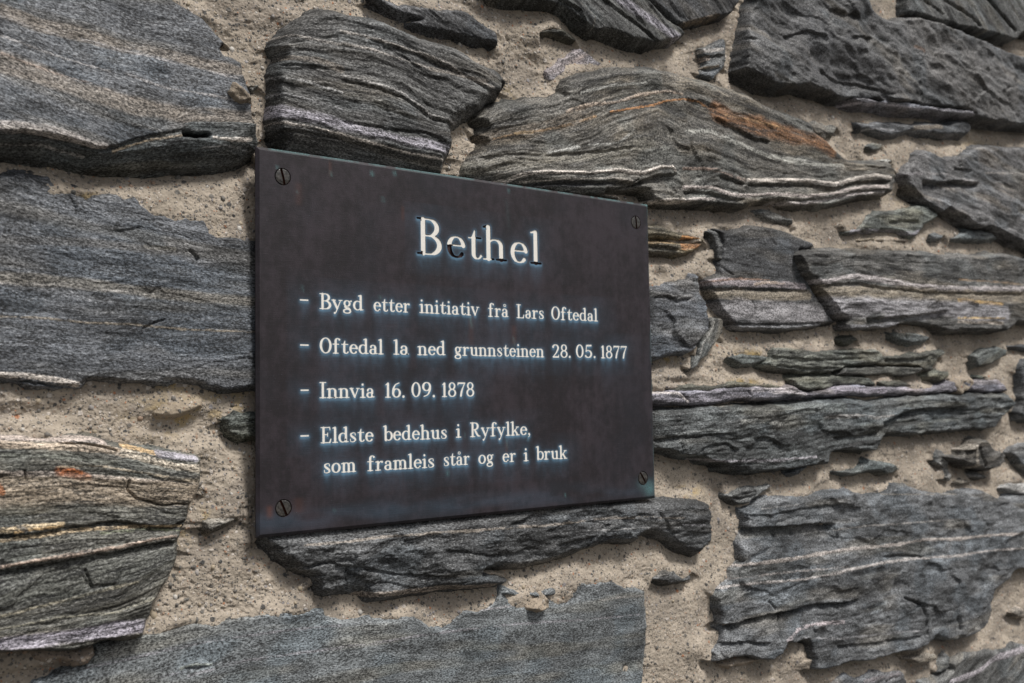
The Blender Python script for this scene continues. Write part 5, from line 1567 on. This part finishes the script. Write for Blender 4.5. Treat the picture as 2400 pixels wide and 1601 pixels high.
# walls and floors of the engraving
for P, dp in plate_loops:
    dep = {0: .5, 1: 1.3, 2: 1.8}[dp] / 1000
    m0 = len(verts)
    np_ = len(P)
    for x, z_ in P:
        verts.append((x / 1000, 0.0, z_ / 1000))
    for x, z_ in P:
        verts.append((x / 1000, dep, z_ / 1000))
    for k in range(np_):
        k2_ = (k + 1) % np_
        faces.append((m0 + k, m0 + k2_, m0 + np_ + k2_, m0 + np_ + k))
        mats.append(1)
Fi = Ft[inside_cut % 2 == 1]
m0 = len(verts)
depth_v = np.full(len(V), .5)
for P, dp in plate_loops:
    if dp:
        lo, hi = P.min(0) - .02, P.max(0) + .02
        s_ = (V[:, 0] >= lo[0]) & (V[:, 0] <= hi[0]) & (V[:, 1] >= lo[1]) & (V[:, 1] <= hi[1])
        depth_v[s_] = {1: 1.3, 2: 1.8}[dp]
used = np.unique(Fi)
mp = {int(q): m0 + k for k, q in enumerate(used)}
for q in used:
    verts.append((V[q][0] / 1000, depth_v[q] / 1000, V[q][1] / 1000))
for f in Fi:
    a, b, c = V[f]
    f = f if (b[0] - a[0]) * (c[1] - a[1]) - (b[1] - a[1]) * (c[0] - a[0]) > 0 else f[::-1]
    faces.append(tuple(mp[int(q)] for q in f))
    mats.append(1)
pm = bpy.data.meshes.new("plate")
pm.from_pydata(verts, [], faces)
VV = np.array(verts) * 1000
at = pm.attributes.new("patina", 'FLOAT_COLOR', 'POINT')
pc = np.zeros((len(VV), 4), np.float32)
pc[:, 0] = np.clip(sample(bloom, VV[:, 0], VV[:, 2]), 0, 1)
pc[:, 1] = np.clip(sample(teal, VV[:, 0], VV[:, 2]), 0, 1)
pc[:, 2] = np.clip(sample(rusty, VV[:, 0], VV[:, 2]), 0, 1)
pc[:, 3] = 1
dark = VV[:, 1] > .3
pc[dark & (VV[:, 1] < 1.41), 0] *= .5
at.data.foreach_set("color", pc.ravel())
pm.materials.append(M_BRONZE)
pm.materials.append(M_RECESS)
pm.polygons.foreach_set("material_index", np.array(mats, np.int32))
pm.update()
link("plate", pm, plaque)

# painted letters
for Lp, deep in paint:
    try:
        Vp, Fp = fill(Lp)
    except Exception:
        continue
    if not Fp:
        continue
    d0 = .34 if deep else .10
    vv, ff = [], []
    nV = len(Vp)
    # flat fill whose rim sinks to the floor of the cut
    for x, z_ in Vp:
        vv.append((x / 1000, d0 / 1000, z_ / 1000))
    for f in Fp:
        a, b, c = Vp[list(f)[:3]]
        f = tuple(f) if (b[0] - a[0]) * (c[1] - a[1]) - (b[1] - a[1]) * (c[0] - a[0]) > 0 else tuple(f[::-1])
        ff.append(f)
    for P in Lp:
        m0 = len(vv)
        np_ = len(P)
        vv += [(x / 1000, d0 / 1000, z_ / 1000) for x, z_ in P]
        vv += [(x / 1000, (1.25 if deep else .48) / 1000, z_ / 1000) for x, z_ in P]
        for k in range(np_):
            k2_ = (k + 1) % np_
            ff.append((m0 + k, m0 + np_ + k, m0 + np_ + k2_, m0 + k2_))
    lm = bpy.data.meshes.new("letter")
    lm.from_pydata(vv, [], ff)
    link("letter", lm, plaque, M_PAINT)

# slotted screws
for (c, (p, ang)) in zip(scr, SCREWS):
    a = math.radians(ang)
    ca, sa = math.cos(a), math.sin(a)
    q1 = np.concatenate([np.linspace(-SR, -.76, 16), [-.7, -.64, 0, .64, .7], np.linspace(.76, SR, 16)])
    q2 = np.linspace(-SR, SR, 34)
    vv, ff, mi = [], [], []
    idx = {}
    A1, A2 = np.meshgrid(q1, q2)
    Rr = np.hypot(A1, A2)
    sc_ = np.where(Rr > SR, SR / np.maximum(Rr, 1e-6), 1)
    B1, B2 = A1 * np.where(np.abs(A1) < .71, 1, sc_), A2 * sc_
    Rb = np.minimum(np.hypot(B1, B2), SR)
    hgt = .55 * np.sqrt(np.clip(1 - (Rb / (SR * 1.02)) ** 2, 0, 1)) + .10 * fbm(B1 / 1.2, B2 / 1.2, 401, 2) - .15
    hgt = np.where(Rb > SR * .985, -1.75, hgt)
    hgt = np.where(np.abs(B1) < .67, -1.2, hgt)
    for i in range(A1.shape[0]):
        for j in range(A1.shape[1]):
            idx[i, j] = len(vv)
            x, z_ = B1[i, j], B2[i, j]
            # q2 runs along the slot
            gx_, gz_ = x * -sa + z_ * ca, x * ca + z_ * sa
            vv.append(((c[0] + gx_) / 1000, -hgt[i, j] / 1000, (c[1] + gz_) / 1000))
    for i in range(A1.shape[0] - 1):
        for j in range(A1.shape[1] - 1):
            if min(Rr[i, j], Rr[i + 1, j], Rr[i, j + 1], Rr[i + 1, j + 1]) < SR * 1.001:
                ff.append((idx[i, j], idx[i + 1, j], idx[i + 1, j + 1], idx[i, j + 1]))
                mi.append(1 if abs((q1[j] + q1[j + 1]) / 2) < .71 else 0)
    sme = bpy.data.meshes.new("screw")
    sme.from_pydata(vv, [], ff)
    sme.materials.append(M_SCREW)
    sme.materials.append(M_SLOT)
    sme.polygons.foreach_set("material_index", np.array(mi, np.int32))
    so = link("screw", sme, plaque)
print("letters", len(paint), "plate verts", len(verts))
